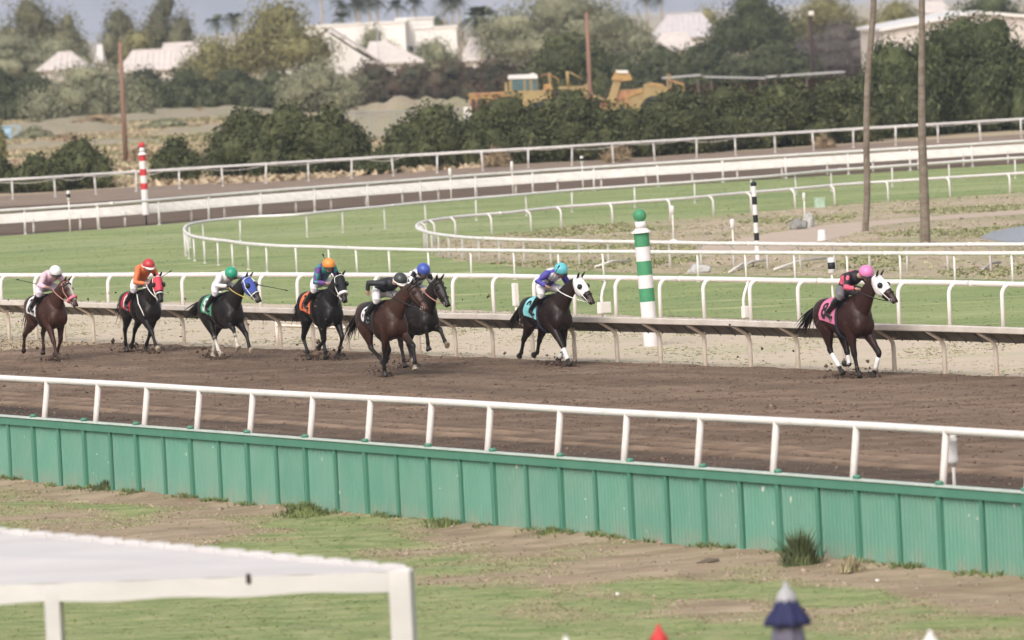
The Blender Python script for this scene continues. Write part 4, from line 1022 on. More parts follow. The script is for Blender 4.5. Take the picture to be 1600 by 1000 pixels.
HORSES = [
 dict(o=(-10.55, 152.79), a=26, c=1.5, poll=(1.02, 0.04, 1.81), nose=(1.30, 0.06, 1.28), hel=(.56, 0.02, 2.05), legs={'RH': [(-0.76, 0.91), (-1.12, 0.58), (-1.23, 0.33), (-1.29, 0.22)], 'LH': [(-0.71, 0.84), (-0.70, 0.60), (-0.66, 0.28), (-0.70, 0.14)], 'RF': [(0.47, 0.72), (0.6, 0.45), (0.68, 0.17), (0.73, -0.01)], 'LF': [(0.52, 0.7), (0.40, 0.48), (0.22, 0.24), (0.05, 0.15)]},
      coat=CHE, points=(0.05, 0.02, 0.015), hair=(0.06, 0.028, 0.018), blaze=True, muzzle=(0.06, 0.035, 0.03), noseband=M_pink_nb, nb_r=.034, strapmat=M_pinkrein, reinmat=M_pinkrein, cloth=('white', (0.70, 0.67, 0.66), '2', K_), tail=(-.30, -.62),
      label='chestnut brown racehorse with a white blaze and pink noseband, last of the field',
      j=dict(label='jockey in pale pink silks and a white helmet on the last horse', silk=silk('pale_pink_silk', (0.66, 0.46, 0.54)), pants=M_pantl, helmet=helm('white', (0.74, 0.71, 0.70)), whip=((.18, -.30, 1.78), (-.22, -.62, 1.90), 'short black whip held out behind the pale pink jockey'), arms={'R': ((.36, -.30, 1.73), (.50, -.20, 1.72))})),
 dict(o=(-8.48, 154.23), a=25, c=1.43, poll=(1.03, 0.0, 1.77), nose=(1.30, -0.06, 1.22), hel=(.56, 0.0, 2.05), legs={'RH': [(-0.69, 0.8), (-0.76, 0.53), (-0.79, 0.20), (-0.78, 0.02)], 'LH': [(-0.6, 0.76), (-0.86, 0.50), (-0.96, 0.24), (-1.10, 0.13)], 'RF': [(0.68, 0.75), (0.86, 0.50), (1.0, 0.23), (1.13, 0.10)], 'LF': [(0.3, 0.62), (0.12, 0.45), (-0.08, 0.22), (-0.18, 0.06)]},
      coat=(0.013, 0.009, 0.008), points=BLK, hair=(0.015, 0.012, 0.011), hood=(0.55, 0.06, 0.085), hoodname='red', hoodend=.40, noseband=M_white_nb, nb_r=.014, strapmat=M_strapw, reinmat=M_strapw, breast=M_strapw, cloth=('red', (0.46, 0.035, 0.055), '1', W_), tail=(-.34, -.50), pale_hoof={'RF': 1},
      turn=0, label='black racehorse in a red hood with a red number one cloth',
      j=dict(label='jockey in orange silks and a red helmet with white rim', silk=silk('orange_silk', (0.68, 0.18, 0.07)), pants=M_pantw, helmet=helm('red', (0.45, 0.045, 0.05)), rim=M_strapw, look=.05, dh=(.0, 0, 0), whip=((.62, .14, 1.68), (1.18, .30, 1.90), 'black whip pointing forward over the red hooded horse'))),
 dict(o=(-6.41, 149.26), a=26.5, c=1.46, poll=(1.08, 0.12, 1.82), nose=(1.38, 0.14, 1.35), hel=(.60, -0.02, 1.95), legs={'RH': [(-0.35, 0.74), (-0.22, 0.50), (-0.06, 0.22), (0.10, 0.06)], 'LH': [(-0.59, 0.72), (-0.80, 0.52), (-0.90, 0.20), (-0.94, 0.03)], 'RF': [(0.57, 0.84), (0.80, 0.72), (0.90, 0.43), (0.96, 0.28)], 'LF': [(0.79, 0.82), (0.92, 0.58), (1.08, 0.32), (1.22, 0.20)]},
      coat=(0.012, 0.009, 0.008), points=BLK, hair=(0.014, 0.012, 0.011), hood=(0.045, 0.075, 0.30), hoodname='blue', noseband=M_white_nb, nb_r=.014, strapmat=M_strapw, reinmat=M_yell, cloth=('green', (0.07, 0.30, 0.17), '5', W_), tail=(-.72, -.36), tail_y=-.1, socks={'RH': 'white', 'LH': 'white', 'RF': 'half'}, pale_hoof={'LF': 1, 'RF': 1, 'RH': 1, 'LH': 1}, breast=None,
      label='black racehorse in a blue hood with white hind socks and a green cloth',
      j=dict(label='jockey in white silks and a green helmet crouched over the blue hooded horse', silk=silk('white_silk', (0.68, 0.66, 0.66)), pants=M_pantw, helmet=helm('green', (0.03, 0.30, 0.17)), glove=(.02, .02, .02), nod=-.5, whip=((.98, .46, 1.66), (1.62, .86, 1.52), 'long black whip swung out beside the blue hooded horse'), arms={'L': ((.55, .34, 1.86), (.92, .42, 1.70))})),
 dict(o=(-4.13, 146.54), a=25, c=1.53, poll=(1.02, 0.0, 1.88), nose=(1.27, -0.02, 1.36), hel=(.56, -0.03, 2.13), legs={'RH': [(-0.83, 0.76), (-0.79, 0.50), (-0.63, 0.20), (-0.59, 0.0)], 'LH': [(-0.38, 0.73), (-0.34, 0.46), (-0.22, 0.19), (-0.18, 0.04)], 'RF': [(0.25, 0.76), (0.32, 0.47), (0.06, 0.36), (-0.10, 0.30)], 'LF': [(0.57, 0.8), (0.74, 0.53), (0.60, 0.26), (0.46, 0.10)]},
      coat=(0.009, 0.008, 0.008), points=BLK, hair=(0.012, 0.011, 0.011), hood=(0.012, 0.012, 0.014), hoodname='black', noseband=M_white_nb, nb_r=.036, strapmat=M_strapw, reinmat=M_leather, cloth=('orange', (0.70, 0.16, 0.06), '7', K_), tail=(-.50, -.52),
      turn=0, label='jet black racehorse in a black hood with a thick white noseband',
      j=dict(label='jockey in green and purple check silks and an orange helmet', silk=silk('green_purple_silk', (0.045, 0.27, 0.23), (0.12, 0.05, 0.22), 'plaid', 7), pants=M_pantw, helmet=helm('orange', (0.74, 0.26, 0.05)), nod=-.2, whip=((.60, .02, 1.84), (.42, -.10, 2.36), 'black whip held upright before the orange helmet'))),
 dict(o=(-2.03, 141.29), a=28.5, c=1.5, poll=(1.05, 0.0, 1.87), nose=(1.36, -0.06, 1.38), hel=(.58, -0.05, 2.11), legs={'RH': [(-0.46, 0.67), (-0.44, 0.50), (-0.38, 0.20), (-0.36, 0.04)], 'LH': [(-0.61, 0.65), (-0.64, 0.50), (-0.5, 0.26), (-0.38, 0.12)], 'RF': [(0.39, 1.04), (0.70, 0.88), (0.72, 0.58), (0.71, 0.42)], 'LF': [(0.64, 1.05), (0.86, 0.83), (1.06, 0.61), (1.18, 0.50)]},
      coat=(0.018, 0.012, 0.010), points=(0.018, 0.013, 0.011), hair=(0.014, 0.011, 0.010), reinmat=M_pinkrein, cloth=('blue', (0.04, 0.07, 0.28), '3', W_), tail=(-.5, -.4), pale_hoof={'LF': 1, 'LH': 1},
      label='dark brown bare headed racehorse galloping on the far side of the bay',
      j=dict(label='jockey in black and white checked silks and a blue helmet', silk=silk('black_white_silk', (0.68, 0.66, 0.66), (0.02, 0.02, 0.022), 'check', 9), pants=M_pantw, helmet=helm('blue', (0.055, 0.09, 0.36)), nod=-.45)),
 dict(o=(-2.65, 138.71), a=28, c=1.56, poll=(1.08, 0.13, 1.91), nose=(1.40, 0.15, 1.42), hel=(.60, 0.13, 2.03), legs={'RH': [(-0.42, 0.83), (-0.36, 0.60), (-0.02, 0.42), (0.10, 0.31)], 'LH': [(-0.15, 0.77), (-0.10, 0.54), (-0.22, 0.32), (-0.36, 0.26)], 'RF': [(0.28, 0.84), (0.22, 0.56), (0.14, 0.20), (0.14, 0.02)], 'LF': [(0.80, 0.84), (1.04, 0.66), (1.10, 0.34), (1.10, 0.17)]},
      coat=BAY_, points=PT, hair=(0.016, 0.012, 0.011), muzzle=(0.09, 0.04, 0.028), cloth=('black', (0.02, 0.02, 0.022), '6', W_), tail=(-.62, -.62), tail_y=-.05, pale_hoof={'LF': 1}, socks={'RF': None}, reinmat=M_leather,
      label='bay racehorse without a hood, nearest the stand, with a black number six cloth',
      j=dict(label='jockey in black silks and a black helmet with one elbow raised', silk=silk('black_silk', (0.022, 0.022, 0.026)), pants=M_pantw, helmet=helm('black', (0.045, 0.045, 0.045)), rim=M_strapw, nod=-.5, arms={'R': ((.16, -.40, 1.98), (.14, -.40, 1.80))})),
 dict(o=(0.75, 139.70), a=28, c=1.46, poll=(1.06, 0.16, 1.82), nose=(1.38, 0.18, 1.36), hel=(.60, 0.04, 2.03), legs={'RH': [(-0.7, 0.79), (-0.86, 0.55), (-1.02, 0.28), (-1.16, 0.20)], 'LH': [(-0.65, 0.73), (-0.70, 0.50), (-0.78, 0.26), (-0.94, 0.22)], 'RF': [(0.68, 0.72), (0.80, 0.46), (0.96, 0.19), (1.06, 0.04)], 'LF': [(0.62, 0.7), (0.40, 0.42), (0.24, 0.20), (0.18, 0.05)]},
      coat=DKB, points=PT, hair=(0.014, 0.011, 0.010), hood=(0.72, 0.69, 0.68), hoodname='white', hoodend=.40, strapmat=M_strapw, reinmat=M_strapw, cloth=('turquoise', (0.20, 0.52, 0.54), '9', (0.02, 0.025, 0.05)), tail=(-.58, -.50), wraps={'RF': M_wrap, 'LF': M_wrap}, girthmat=M_bluegirth, muzzle=(0.05, 0.03, 0.025),
      label='dark bay racehorse in a white hood wearing a turquoise number nine cloth',
      j=dict(label='jockey in royal blue silks and a turquoise helmet', silk=silk('blue_silk', (0.075, 0.065, 0.33), (0.66, 0.64, 0.70), 'patch', 3.2), pants=M_pantw, helmet=helm('turquoise', (0.12, 0.46, 0.52)), nod=-.45, arms={'R': ((.26, -.36, 1.80), (.44, -.22, 1.70))}, whip=((.44, -.24, 1.70), (.80, -.10, 2.12), 'black whip slanting up across the turquoise helmet'))),
 dict(o=(6.46, 129.87), a=29, c=1.56, poll=(1.06, 0.06, 1.95), nose=(1.42, 0.10, 1.52), hel=(.60, 0.12, 2.09), legs={'RH': [(-0.57, 0.75), (-0.42, 0.54), (-0.14, 0.24), (-0.04, 0.08)], 'LH': [(-0.28, 0.68), (-0.24, 0.48), (-0.16, 0.26), (-0.34, 0.27)], 'RF': [(0.41, 0.74), (0.44, 0.47), (0.49, 0.20), (0.56, 0.04)], 'LF': [(0.78, 0.78), (0.94, 0.50), (0.80, 0.20), (0.68, 0.06)]},
      coat=(0.036, 0.014, 0.011), points=PT, hair=(0.016, 0.012, 0.011), hood=(0.73, 0.70, 0.69), hoodname='white_lead', hoodend=.385, strapmat=M_strapw, reinmat=M_leather, cloth=('pink', (0.60, 0.16, 0.28), '8', K_), tail=(-.62, -.52), tail_y=-.1, wraps={'RH': M_wrap, 'LH': M_wrap, 'LF': M_wrap}, girthmat=M_bluegirth, muzzle=(0.045, 0.022, 0.018),
      label='leading bay racehorse in a white hood with white leg wraps and a pink cloth',
      j=dict(label='leading jockey in black and pink silks and a pink helmet', silk=silk('black_pink_silk', (0.022, 0.020, 0.024), (0.62, 0.10, 0.16), 'patch', 4.2), pants=cloth('black_white_breeches', (0.16, 0.15, 0.16)), helmet=helm('pink', (0.66, 0.20, 0.42)), nod=-.35, pel=(.07, 0, -.05), dh=(.02, 0, -.03))),
]
for H in HORSES:
    make_horse(H); make_jockey(H)
# ------------------------------------------------------------------ foliage
def rand_dirs(n, r): v = r.normal(size=(n, 3)); return v / np.linalg.norm(v, axis=1)[:, None]
def leaf_quads(P, Nn, w, l, r, droop=0.0):
    n = len(P); a = rand_dirs(n, r); a[:, 2] -= droop * 1.5; a -= Nn * np.sum(a * Nn, axis=1)[:, None]; a /= np.linalg.norm(a, axis=1)[:, None] + 1e-9
    b = np.cross(Nn, a); ws = w * r.uniform(.6, 1.3, n)[:, None] / 2; ls = l * r.uniform(.6, 1.4, n)[:, None] / 2
    V = np.stack([P - a * ls - b * ws * .6, P - a * ls * .1 + b * ws - a * ls * .2, P + a * ls, P - a * ls * .1 - b * ws + a * ls * .2], axis=1)
    V = np.stack([P - a * ls, P + b * ws, P + a * ls, P - b * ws], axis=1)
    return V.reshape(-1, 3), np.arange(n * 4).reshape(-1, 4)
def crown_mesh(name, lobes, n, w, l, material, seed, droop=0.0, core=0.72, zmin=0.02, spread=1.0, inner=0.25):
    r = np.random.default_rng(seed); C_ = np.array([q[0] for q in lobes], float); Rr = np.array([q[1] for q in lobes], float)
    area = (Rr.prod(1)) ** (2 / 3); k = r.choice(len(lobes), n, p=area / area.sum())
    D = rand_dirs(n, r); rad = np.where(r.random(n) < inner, r.uniform(.45, .85, n), r.uniform(.82, 1.06, n) * (1 + spread * .06 * r.normal(size=n)))
    # lumpy radius
    ph = r.uniform(0, 6.28, (len(lobes), 6)); lump = 1 + .13 * np.sin(D[:, 0] * 5 + ph[k, 0]) * np.sin(D[:, 2] * 5 + ph[k, 1]) + .09 * np.sin(D[:, 1] * 9 + ph[k, 2]) * np.sin(D[:, 2] * 8 + ph[k, 3])
    P = C_[k] + Rr[k] * D * (rad * lump)[:, None]; Nn = D + r.normal(size=(n, 3)) * .75; Nn[:, 2] += .25; Nn /= np.linalg.norm(Nn, axis=1)[:, None]
    keep = P[:, 2] > zmin; V, F = leaf_quads(P[keep], Nn[keep], w, l, r, droop)
    if core:
        Vs, Fs, o = [V], [F], len(V)
        for c, rr in zip(C_, Rr):
            a = np.linspace(-1.35, 1.35, 8); t = np.linspace(0, 2 * PI, 13)[:-1]; A, Tt = np.meshgrid(a, t, indexing='ij')
            q = np.stack([np.cos(A) * np.cos(Tt), np.cos(A) * np.sin(Tt), np.sin(A)], -1).reshape(-1, 3) * rr * core * (1 + .12 * r.normal(size=(96, 1)))
            q = q + c; q[:, 2] = np.maximum(q[:, 2], 0.0); f = [(o + i * 12 + j, o + i * 12 + (j + 1) % 12, o + (i + 1) * 12 + (j + 1) % 12, o + (i + 1) * 12 + j) for i in range(7) for j in range(12)]
            Vs.append(q); Fs.append(np.array(f)); o += 96
        V, F = np.vstack(Vs), np.vstack(Fs)
    return npmesh(name, V, F, material)
def leafmat(name, c, c2, sc_=0.8, isl=0.45): 
    M = mat(name, c, 0.75, scale=sc_, col2=c2, island=isl, fac=(.3, .7), spec=.2)
    return M
L_dark = leafmat('dark_shrub_leaf', (0.050, 0.058, 0.024), (0.098, 0.102, 0.042))
L_dark2 = leafmat('hedge_leaf', (0.052, 0.060, 0.028), (0.088, 0.094, 0.044))
L_brown = leafmat('half_dry_hedge_leaf', (0.042, 0.050, 0.028), (0.105, 0.062, 0.042), 0.5)
L_grey = leafmat('grey_green_leaf', (0.170, 0.170, 0.100), (0.255, 0.245, 0.152))
L_euc = leafmat('eucalyptus_leaf', (0.115, 0.112, 0.060), (0.18, 0.168, 0.098))
L_palo = leafmat('yellow_green_leaf', (0.165, 0.152, 0.062), (0.245, 0.222, 0.102))
L_big = leafmat('big_tree_leaf', (0.050, 0.062, 0.026), (0.090, 0.100, 0.042))
L_bare = leafmat('bare_twig', (0.085, 0.070, 0.060), (0.13, 0.11, 0.095))
L_dry = leafmat('dry_brush', (0.27, 0.19, 0.12), (0.36, 0.28, 0.17))
L_palm = leafmat('palm_frond', (0.055, 0.070, 0.035), (0.085, 0.10, 0.05))
M_bark = mat('bark', (0.10, 0.08, 0.062), 0.9, scale=6, col2=(0.16, 0.13, 0.10), bump=0.02)
M_palmbark = mat('palm_bark', (0.30, 0.235, 0.18), 0.9, scale=2.5, col2=(0.46, 0.385, 0.31), stretch=(1, 1, 2.2), bump=0.03, bscale=9, detail=8)

def plant(name, label, cat, px, ytop, wpx, d, leaf, n=3200, w=.26, l=.34, droop=0.0, seed=1, nl=7, group=None, depth=None, flat=1.0, trunk=False, bottom=0.0, core=.72, tilt=0):
    """shrub or tree whose base stands at distance d under pixel column px and whose top reaches ytop"""
    base = AT(px, 300, d); base.z = 0; s = FPX / d; ht = CAMH - (ytop - YH(px)) / s; wd = wpx / s; dp = depth or wd * .8
    if d > 600: wpx *= 1.18; wd = wpx / s; dp = wd * .8
    if name == 'hedge_tree': wpx *= 1.25; wd = wpx / s; dp = wd * .7
    if name == 'tree': nl += 7
    if d > 450: n, w, l = int(n * 2.6), w * .55, l * .72
    r = random.Random(seed); lobes = []
    bz = ht * bottom
    for i in range(nl):
        a = r.uniform(0, 2 * PI); q = r.uniform(.15, .62); h = r.uniform(.28, .72)
        if i == 0: q, h = 0.05, .70
        if i > 2: h = r.uniform(.25, .80 - .55 * q)
        if i in (1, 2): a, q, h = (0 if i == 1 else PI), .52, r.uniform(.34, .48)
        rz = (ht - bz) * r.uniform(.24, .36); zc = bz + (ht - bz) * h; zc = min(zc, ht - rz * .93)
        if i == 0: zc = ht - rz * 1.0
        k_ = .78 if name == 'tree' and i > 0 else 1; lobes.append(((q * wd / 2 * math.cos(a) / k_ ** .5, q * dp / 2 * math.sin(a), zc), (wd * r.uniform(.22, .32) * k_, dp * r.uniform(.22, .34) * k_, rz * flat * k_)))
    if not bottom:
        for q in (-.36, -.2, -.05, .1, .24, .36): lobes.append(((q * wd, r.uniform(-.25, .0) * dp, ht * .22), (wd * .17, dp * .28, ht * .30)))
    root = thing(name, label, cat, base, 0, group)
    link('crown', crown_mesh('crown', lobes, n, w, l, leaf, seed, droop, core, spread=3.2 if name == 'tree' else (2.2 if leaf in (L_grey, L_palo) else 1.3), inner=.35 if name == 'tree' else .25), root)
    tb = MB(); rt = max(.06, ht * .022)
    tb.tube([(0, 0, -.1), (r.uniform(-.1, .1), 0, ht * .3), (r.uniform(-.2, .2), 0, ht * .6)], [rt * 1.5, rt, rt * .5], 8)
    for lb in lobes[:5]: tb.tube([(0, 0, ht * r.uniform(.12, .35)), Vector(lb[0]) * .6 + Vector((0, 0, ht * .12)), lb[0]], [rt * .6, rt * .4, rt * .15], 6)
    tb.build('trunk', M_bark, root, True)
    return root
gS = 'dark shrubs behind the outermost rail'
S = 0
for (lab, px, yt, w_, d, n_) in (
    ('low dark shrub cut by the left edge of the picture', -4, 238, 76, 322, 2600), ('tallest of the low dark shrubs left of the red and white pole', 128, 210, 100, 322, 4200),
    ('flat topped dark shrub between the left edge and the pole', 58, 240, 92, 320, 3200), ('small pointed shrub just right of the red and white pole', 277, 212, 76, 325, 3600),
    ('wide dark shrub at the left end of the tall clump', 388, 163, 122, 327, 7000), ('tallest dark shrub of the left clump', 458, 155, 130, 325, 8000), ('rounded dark shrub at the right end of the left clump', 524, 159, 112, 324, 7000),
    ('small pale green bush in the gap showing the chain link fence', 592, 232, 66, 322, 1800), ('dark shrub right of the gap showing the chain link fence', 684, 158, 152, 328, 8500),
    ('dark shrub in front of the yellow cab', 792, 143, 155, 330, 8000), ('broad dark shrub around the foot of the brown pole', 890, 136, 155, 330, 8500),
    ('lower shrub beneath the raised yellow bowl', 980, 161, 120, 331, 5500), ('dark shrub right of the yellow bowl', 1062, 136, 150, 333, 8000),
    ('dark hedge shrub under the white shed roof', 1145, 129, 150, 336, 8000), ('dark hedge shrub right of the shed', 1230, 121, 150, 338, 8000), ('dark hedge shrub left of the curved palm trunk', 1312, 118, 140, 340, 8000)):
    S += 1; plant('shrub', lab, 'shrub', px, yt, w_, d, L_dark, int(n_ * 1.7), .125, .21, 0, 100 + S, 14, gS)
plant('dry_bush', 'pale yellow dry bush between the pointed shrub and the tall clump', 'bush', 332, 231, 46, 338, L_grey, 1200, .16, .4, 0, 60, 5)
for i_, (px, yt, w_, d, lf, lab) in enumerate(((320, 168, 24, 555, L_dry, 'pale round tumbleweed at the far edge of the dry field'), (58, 196, 52, 478, L_grey, 'olive scrub bush beside the blue trailer'), (112, 206, 60, 440, L_dry, 'tan scrub in front of the tall wooden pole, left side'), (262, 184, 70, 500, L_grey, 'low olive scrub in the dry field right of the tall wooden pole'), (160, 178, 80, 540, L_dry, 'brown scrub at the foot of the feathery shrub'), (225, 226, 40, 372, L_dry, 'straw coloured bush right of the foot of the tall wooden pole'), (2, 168, 22, 390, L_palo, 'yellowing shrub cut by the left edge above the low dark shrubs'))):
    plant('scrub_bush', lab, 'bush', px, yt, w_, d, lf, 900, .14, .40, 0, 300 + i_, 6)
plant('dry_bush', 'brown tumbleweed under the outermost rail left of the curved palm', 'bush', 1291, 210, 30, 329, L_dry, 700, .06, .5, 0, 61, 5)
plant('dry_bush', 'broken tan brushwood under the rail below the brown pole', 'bush', 966, 222, 44, 322, L_dry, 500, .05, .6, 0, 62, 5, core=0)
plant('dry_bush', 'ragged brown brushwood under the rail before the yellow cab', 'bush', 778, 228, 46, 324, L_dry, 420, .05, .6, 0, 63, 5, core=0)
for (lab, px, yt, w_, d, n_) in (('huge drooping evergreen tree behind the straight palm trunk', 1488, 36, 195, 350, 14000), ('tallest evergreen at the right edge of the picture', 1556, 18, 185, 354, 13000),
    ('smaller evergreen between the two palm trunks', 1402, 58, 140, 346, 11000), ('round topped evergreen filling the space right of the straight palm trunk', 1522, 12, 150, 357, 9000), ('narrow evergreen just right of the straight palm trunk', 1462, 44, 110, 349, 8000), ('evergreen cut by the right edge of the picture', 1640, 60, 120, 350, 7000)):
    S += 1; plant('evergreen_tree', lab, 'tree', px, yt, w_, d, L_big, int(n_ * 1.5), .11, .34, .9, 100 + S, 16, 'big evergreens by the palm trunks')
gH = 'tall hedge beyond the dry field'
for (lab, px, yt, w_, d, leaf, n_) in (
    ('dark hedge tree at the left edge beyond the dry field', 0, 104, 90, 590, L_dark2, 2200), ('dark hedge tree left of the tall wooden pole', 60, 108, 80, 596, L_dark2, 2000), ('dark hedge tree right of the tall wooden pole', 232, 103, 90, 592, L_dark2, 2400), ('dark hedge tree below the ribbed tile roof', 300, 103, 92, 590, L_dark2, 2400),
    ('dark hedge tree right of the ribbed tile roof', 368, 106, 96, 588, L_dark2, 2400), ('dark hedge tree under the yellow green tree', 438, 108, 90, 586, L_dark2, 2400), ('dark hedge tree under the gabled cream house', 592, 93, 84, 584, L_brown, 2400), ('rusty tinged hedge tree under the cream hip roof', 655, 97, 92, 582, L_brown, 2400),
    ('hedge tree with brown leaves right of the cream hip roof', 718, 92, 92, 580, L_brown, 2400), ('dark hedge tree behind the yellow cab', 785, 86, 96, 578, L_brown, 2600), ('dark round tree behind the brown pole', 893, 44, 120, 520, L_dark, 4200), ('dark hedge tree right of the brown pole', 975, 82, 104, 560, L_dark2, 2800),
    ('dark hedge tree below the pale tiled roof', 1045, 68, 100, 560, L_dark2, 2800), ('dark ragged hedge tree below the darker tree', 1120, 58, 100, 556, L_dark2, 2800), ('dark hedge tree behind the floodlight pole', 1215, 62, 120, 552, L_dark2, 3000)):
    S += 1; plant('hedge_tree', lab, 'tree', px, yt, w_, d, leaf, n_, .34, .46, 0, 100 + S, 8, gH)
plant('bare_thicket', 'grey brown leafless thicket left of the pale metal building', 'thicket', 1322, 28, 175, 560, L_bare, 5200, .12, .8, .6, 77, 10)
for (lab, px, yt, w_, d, leaf, n_, l_) in (
    ('feathery grey green shrub beside the tall wooden pole', 140, 93, 185, 560, L_grey, 5000, .5), ('low grey green shrub right of the tall wooden pole', 222, 138, 50, 552, L_grey, 1000, .5), ('feathery grey green shrub before the hedge under the gabled house', 507, 90, 130, 556, L_grey, 4000, .5),
    ('spreading grey green tree at the left edge', 25, 40, 195, 655, L_grey, 3400, .6), ('tall drooping tree at the upper left', 62, -22, 125, 690, L_euc, 3400, .6), ('narrow drooping tree beside the tallest one at the upper left', 118, 8, 66, 700, L_euc, 1700, .6),
    ('left of the pair of tall eucalyptus trees', 200, -4, 72, 720, L_euc, 2400, .6), ('right of the pair of tall eucalyptus trees', 272, -28, 84, 730, L_euc, 2800, .6), ('small yellow green tree under the eucalyptus pair', 228, 40, 70, 680, L_palo, 1800, .5),
    ('olive tree behind the ribbed tile roof', 345, 52, 110, 640, L_palo, 2600, .5), ('big yellow green tree left of the gabled cream house', 452, -6, 152, 630, L_palo, 4800, .5), ('pale bushy tree below the lilac grey roof', 1012, 50, 70, 640, L_grey, 1500, .5), ('feathery olive tree over the small pale hip roof', 95, 50, 120, 668, L_grey, 2600, .5), ('thin pale tree before the long white building', 598, 32, 66, 690, L_grey, 1500, .5), ('pale bushy tree right of the cream hip roof', 690, 52, 74, 660, L_grey, 1700, .5),
    ('great grey green tree above the yellow machine', 880, -30, 225, 640, L_grey, 6400, .7), ('paler tree at the right of the great grey green one', 985, 12, 96, 660, L_grey, 2200, .6), ('yellow green tree behind the pale tiled roof', 1120, 0, 60, 800, L_palo, 1400, .5), ('distant round green tree behind the long white building', 695, 16, 72, 950, L_dark, 1500, .5),
    ('dark tree right of the pale tiled roof', 1188, -28, 132, 640, L_big, 4600, .5), ('olive tree behind the leafless thicket', 1300, -14, 130, 680, L_palo, 3400, .5), ('olive tree between the two palm trunks far behind', 1412, -8, 90, 700, L_palo, 2200, .5), ('dark tree behind the pale metal building', 1560, -22, 130, 640, L_big, 3600, .5)):
    S += 1; plant('desert_shrub' if 'shrub' in lab else 'tree', lab, 'shrub' if 'shrub' in lab else 'tree', px, yt, w_, d, leaf, n_, .22 if leaf in (L_grey, L_euc) else .3, l_, .55, 100 + S, 9, 'trees among the far houses', bottom=0.0 if 'shrub' in lab else .18, core=.55)

def frond_crown(root, top, n, L, w, droop, seed, skirt=True):
    r = random.Random(seed)
    for k in range(n):
        az = 2 * PI * k / n + r.uniform(-.2, .2); el = r.uniform(-.75, 1.2); b = MB()
        dr = Vector((math.cos(az) * math.cos(el), math.sin(az) * math.cos(el), math.sin(el))); sd_ = Vector((-math.sin(az), math.cos(az), 0))
        P = [top + dr * (L * t) + Vector((0, 0, -droop * L * t * t)) for t in (0, .25, .5, .75, 1)]
        b.tube(P, [.03, .025, .02, .012, .005], 4)
        for j in range(1, 9):
            t = j / 8; p = top + dr * (L * t) + Vector((0, 0, -droop * L * t * t)); 
            for s_ in (-1, 1):
                q = p + sd_ * (s_ * w * math.sin(PI * (.15 + .8 * t))) + dr * (.18 * L) + Vector((0, 0, -.08 * L)); e = dr * (.045 * L)
                b.add([p - e, p + e, q + e * .3, q - e * .3], [(0, 1, 2, 3)])
        b.build('frond', L_palm, root)
def palm(label, px, ytop, d, cr_=1.5, n=13, seed=1, rad=.16, group='distant palms', base_z=0.0):
    base = AT(px, 300, d); base.z = base_z; s = FPX / d; ht = CAMH - (ytop - YH(px)) / s - cr_ * .6
    root = thing('palm_tree', label, 'palm', base, 0, group)
    b = MB(); b.tube([(0, 0, -.1), (.05, 0, ht * .5), (0, 0, ht)], [rad * 1.3, rad, rad * .85], 9); b.build('trunk', M_palmbark, root, True)
    frond_crown(root, Vector((0, 0, ht)), n * 2, cr_, cr_ * .42, .5, seed); return root
pl = ((352, 20, 820, 'small palm left of the yellow green tree'), (380, 16, 840, 'small palm touching the yellow green tree'), (517, -26, 900, 'first tall palm right of the yellow green tree'), (548, -8, 880, 'palm above the left end of the long white building'), (547, 16, 860, 'short palm peeping over the left end of the white building'),
      (571, -6, 890, 'second of the close pair of palms over the white building'), (576, -4, 930, 'slightly farther palm of the close pair'), (592, -8, 900, 'palm behind the thin grey pole'), (604, -12, 910, 'tall palm just right of the thin grey pole'), (634, -4, 880, 'palm with a full shaggy head over the white building'), (663, -6, 920, 'palm over the raised part of the white building'),
      (708, -10, 930, 'palm left of the trio at the right end of the white building'), (721, -6, 910, 'middle palm of the trio at the white building'), (731, -14, 880, 'pale stemmed palm of the trio at the white building'), (1024, -16, 940, 'distant palm left of the pale tiled roof'), (1047, -14, 950, 'distant palm above the pale tiled roof'))
for i, (px, yt, d, lab) in enumerate(pl): palm(lab, px, yt, d, 1.55, 12, 20 + i, .16)
palm('broad shaggy palm left of the great grey green tree', 764, 6, 690, 2.1, 22, 90, .2, None)
# the two tall palm trunks on the infield; their heads are above the picture
def tall_palm(label, pix, rpx, seed, group='tall palm trunks on the infield'):
    base = G(*pix[0]); s = FPX / base.y; root = thing('tall_palm', label, 'palm', base, 0, group); P = []
    for (x, y) in pix: q = AT(x, y, base.y) - base; P.append(Vector((q.x, 0, q.z)))
    last = P[-1]; P += [last + Vector((last.x - P[-2].x, 0, 3.0)), last + Vector((last.x - P[-2].x, 0, 7.0))]
    P = smooth_line(P, 26); b = MB(); R_ = []
    for i, p in enumerate(P):
        t = i / (len(P) - 1); f = rpx[0] + (rpx[1] - rpx[0]) * min(1, t * 1.6); R_.append(f / 2 / s * (1 + .05 * noise.noise(Vector((i * .2, seed, 0))) + (.018 if i % 4 == 0 else 0)) * (1.12 if i == 0 else 1))
    P[0].z = -.1; b.tube(P, R_, 14); b.build('trunk', M_palmbark, root, True)
    rb = MB()
    b.build('trunk', M_palmbark, root, True); frond_crown(root, P[-1], 16, 1.8, .5, .5, seed); return root
tall_palm('slender curved palm trunk standing on the infield', [(1352, 362), (1355, 300), (1354, 240), (1354, 180), (1356, 120), (1361, 60), (1365, 0)], (10.5, 9.5), 3)
tall_palm('thick straight palm trunk right of the curved one', [(1446, 381), (1444, 300), (1441, 220), (1440, 120), (1440.5, 0)], (16.5, 9.5), 5)

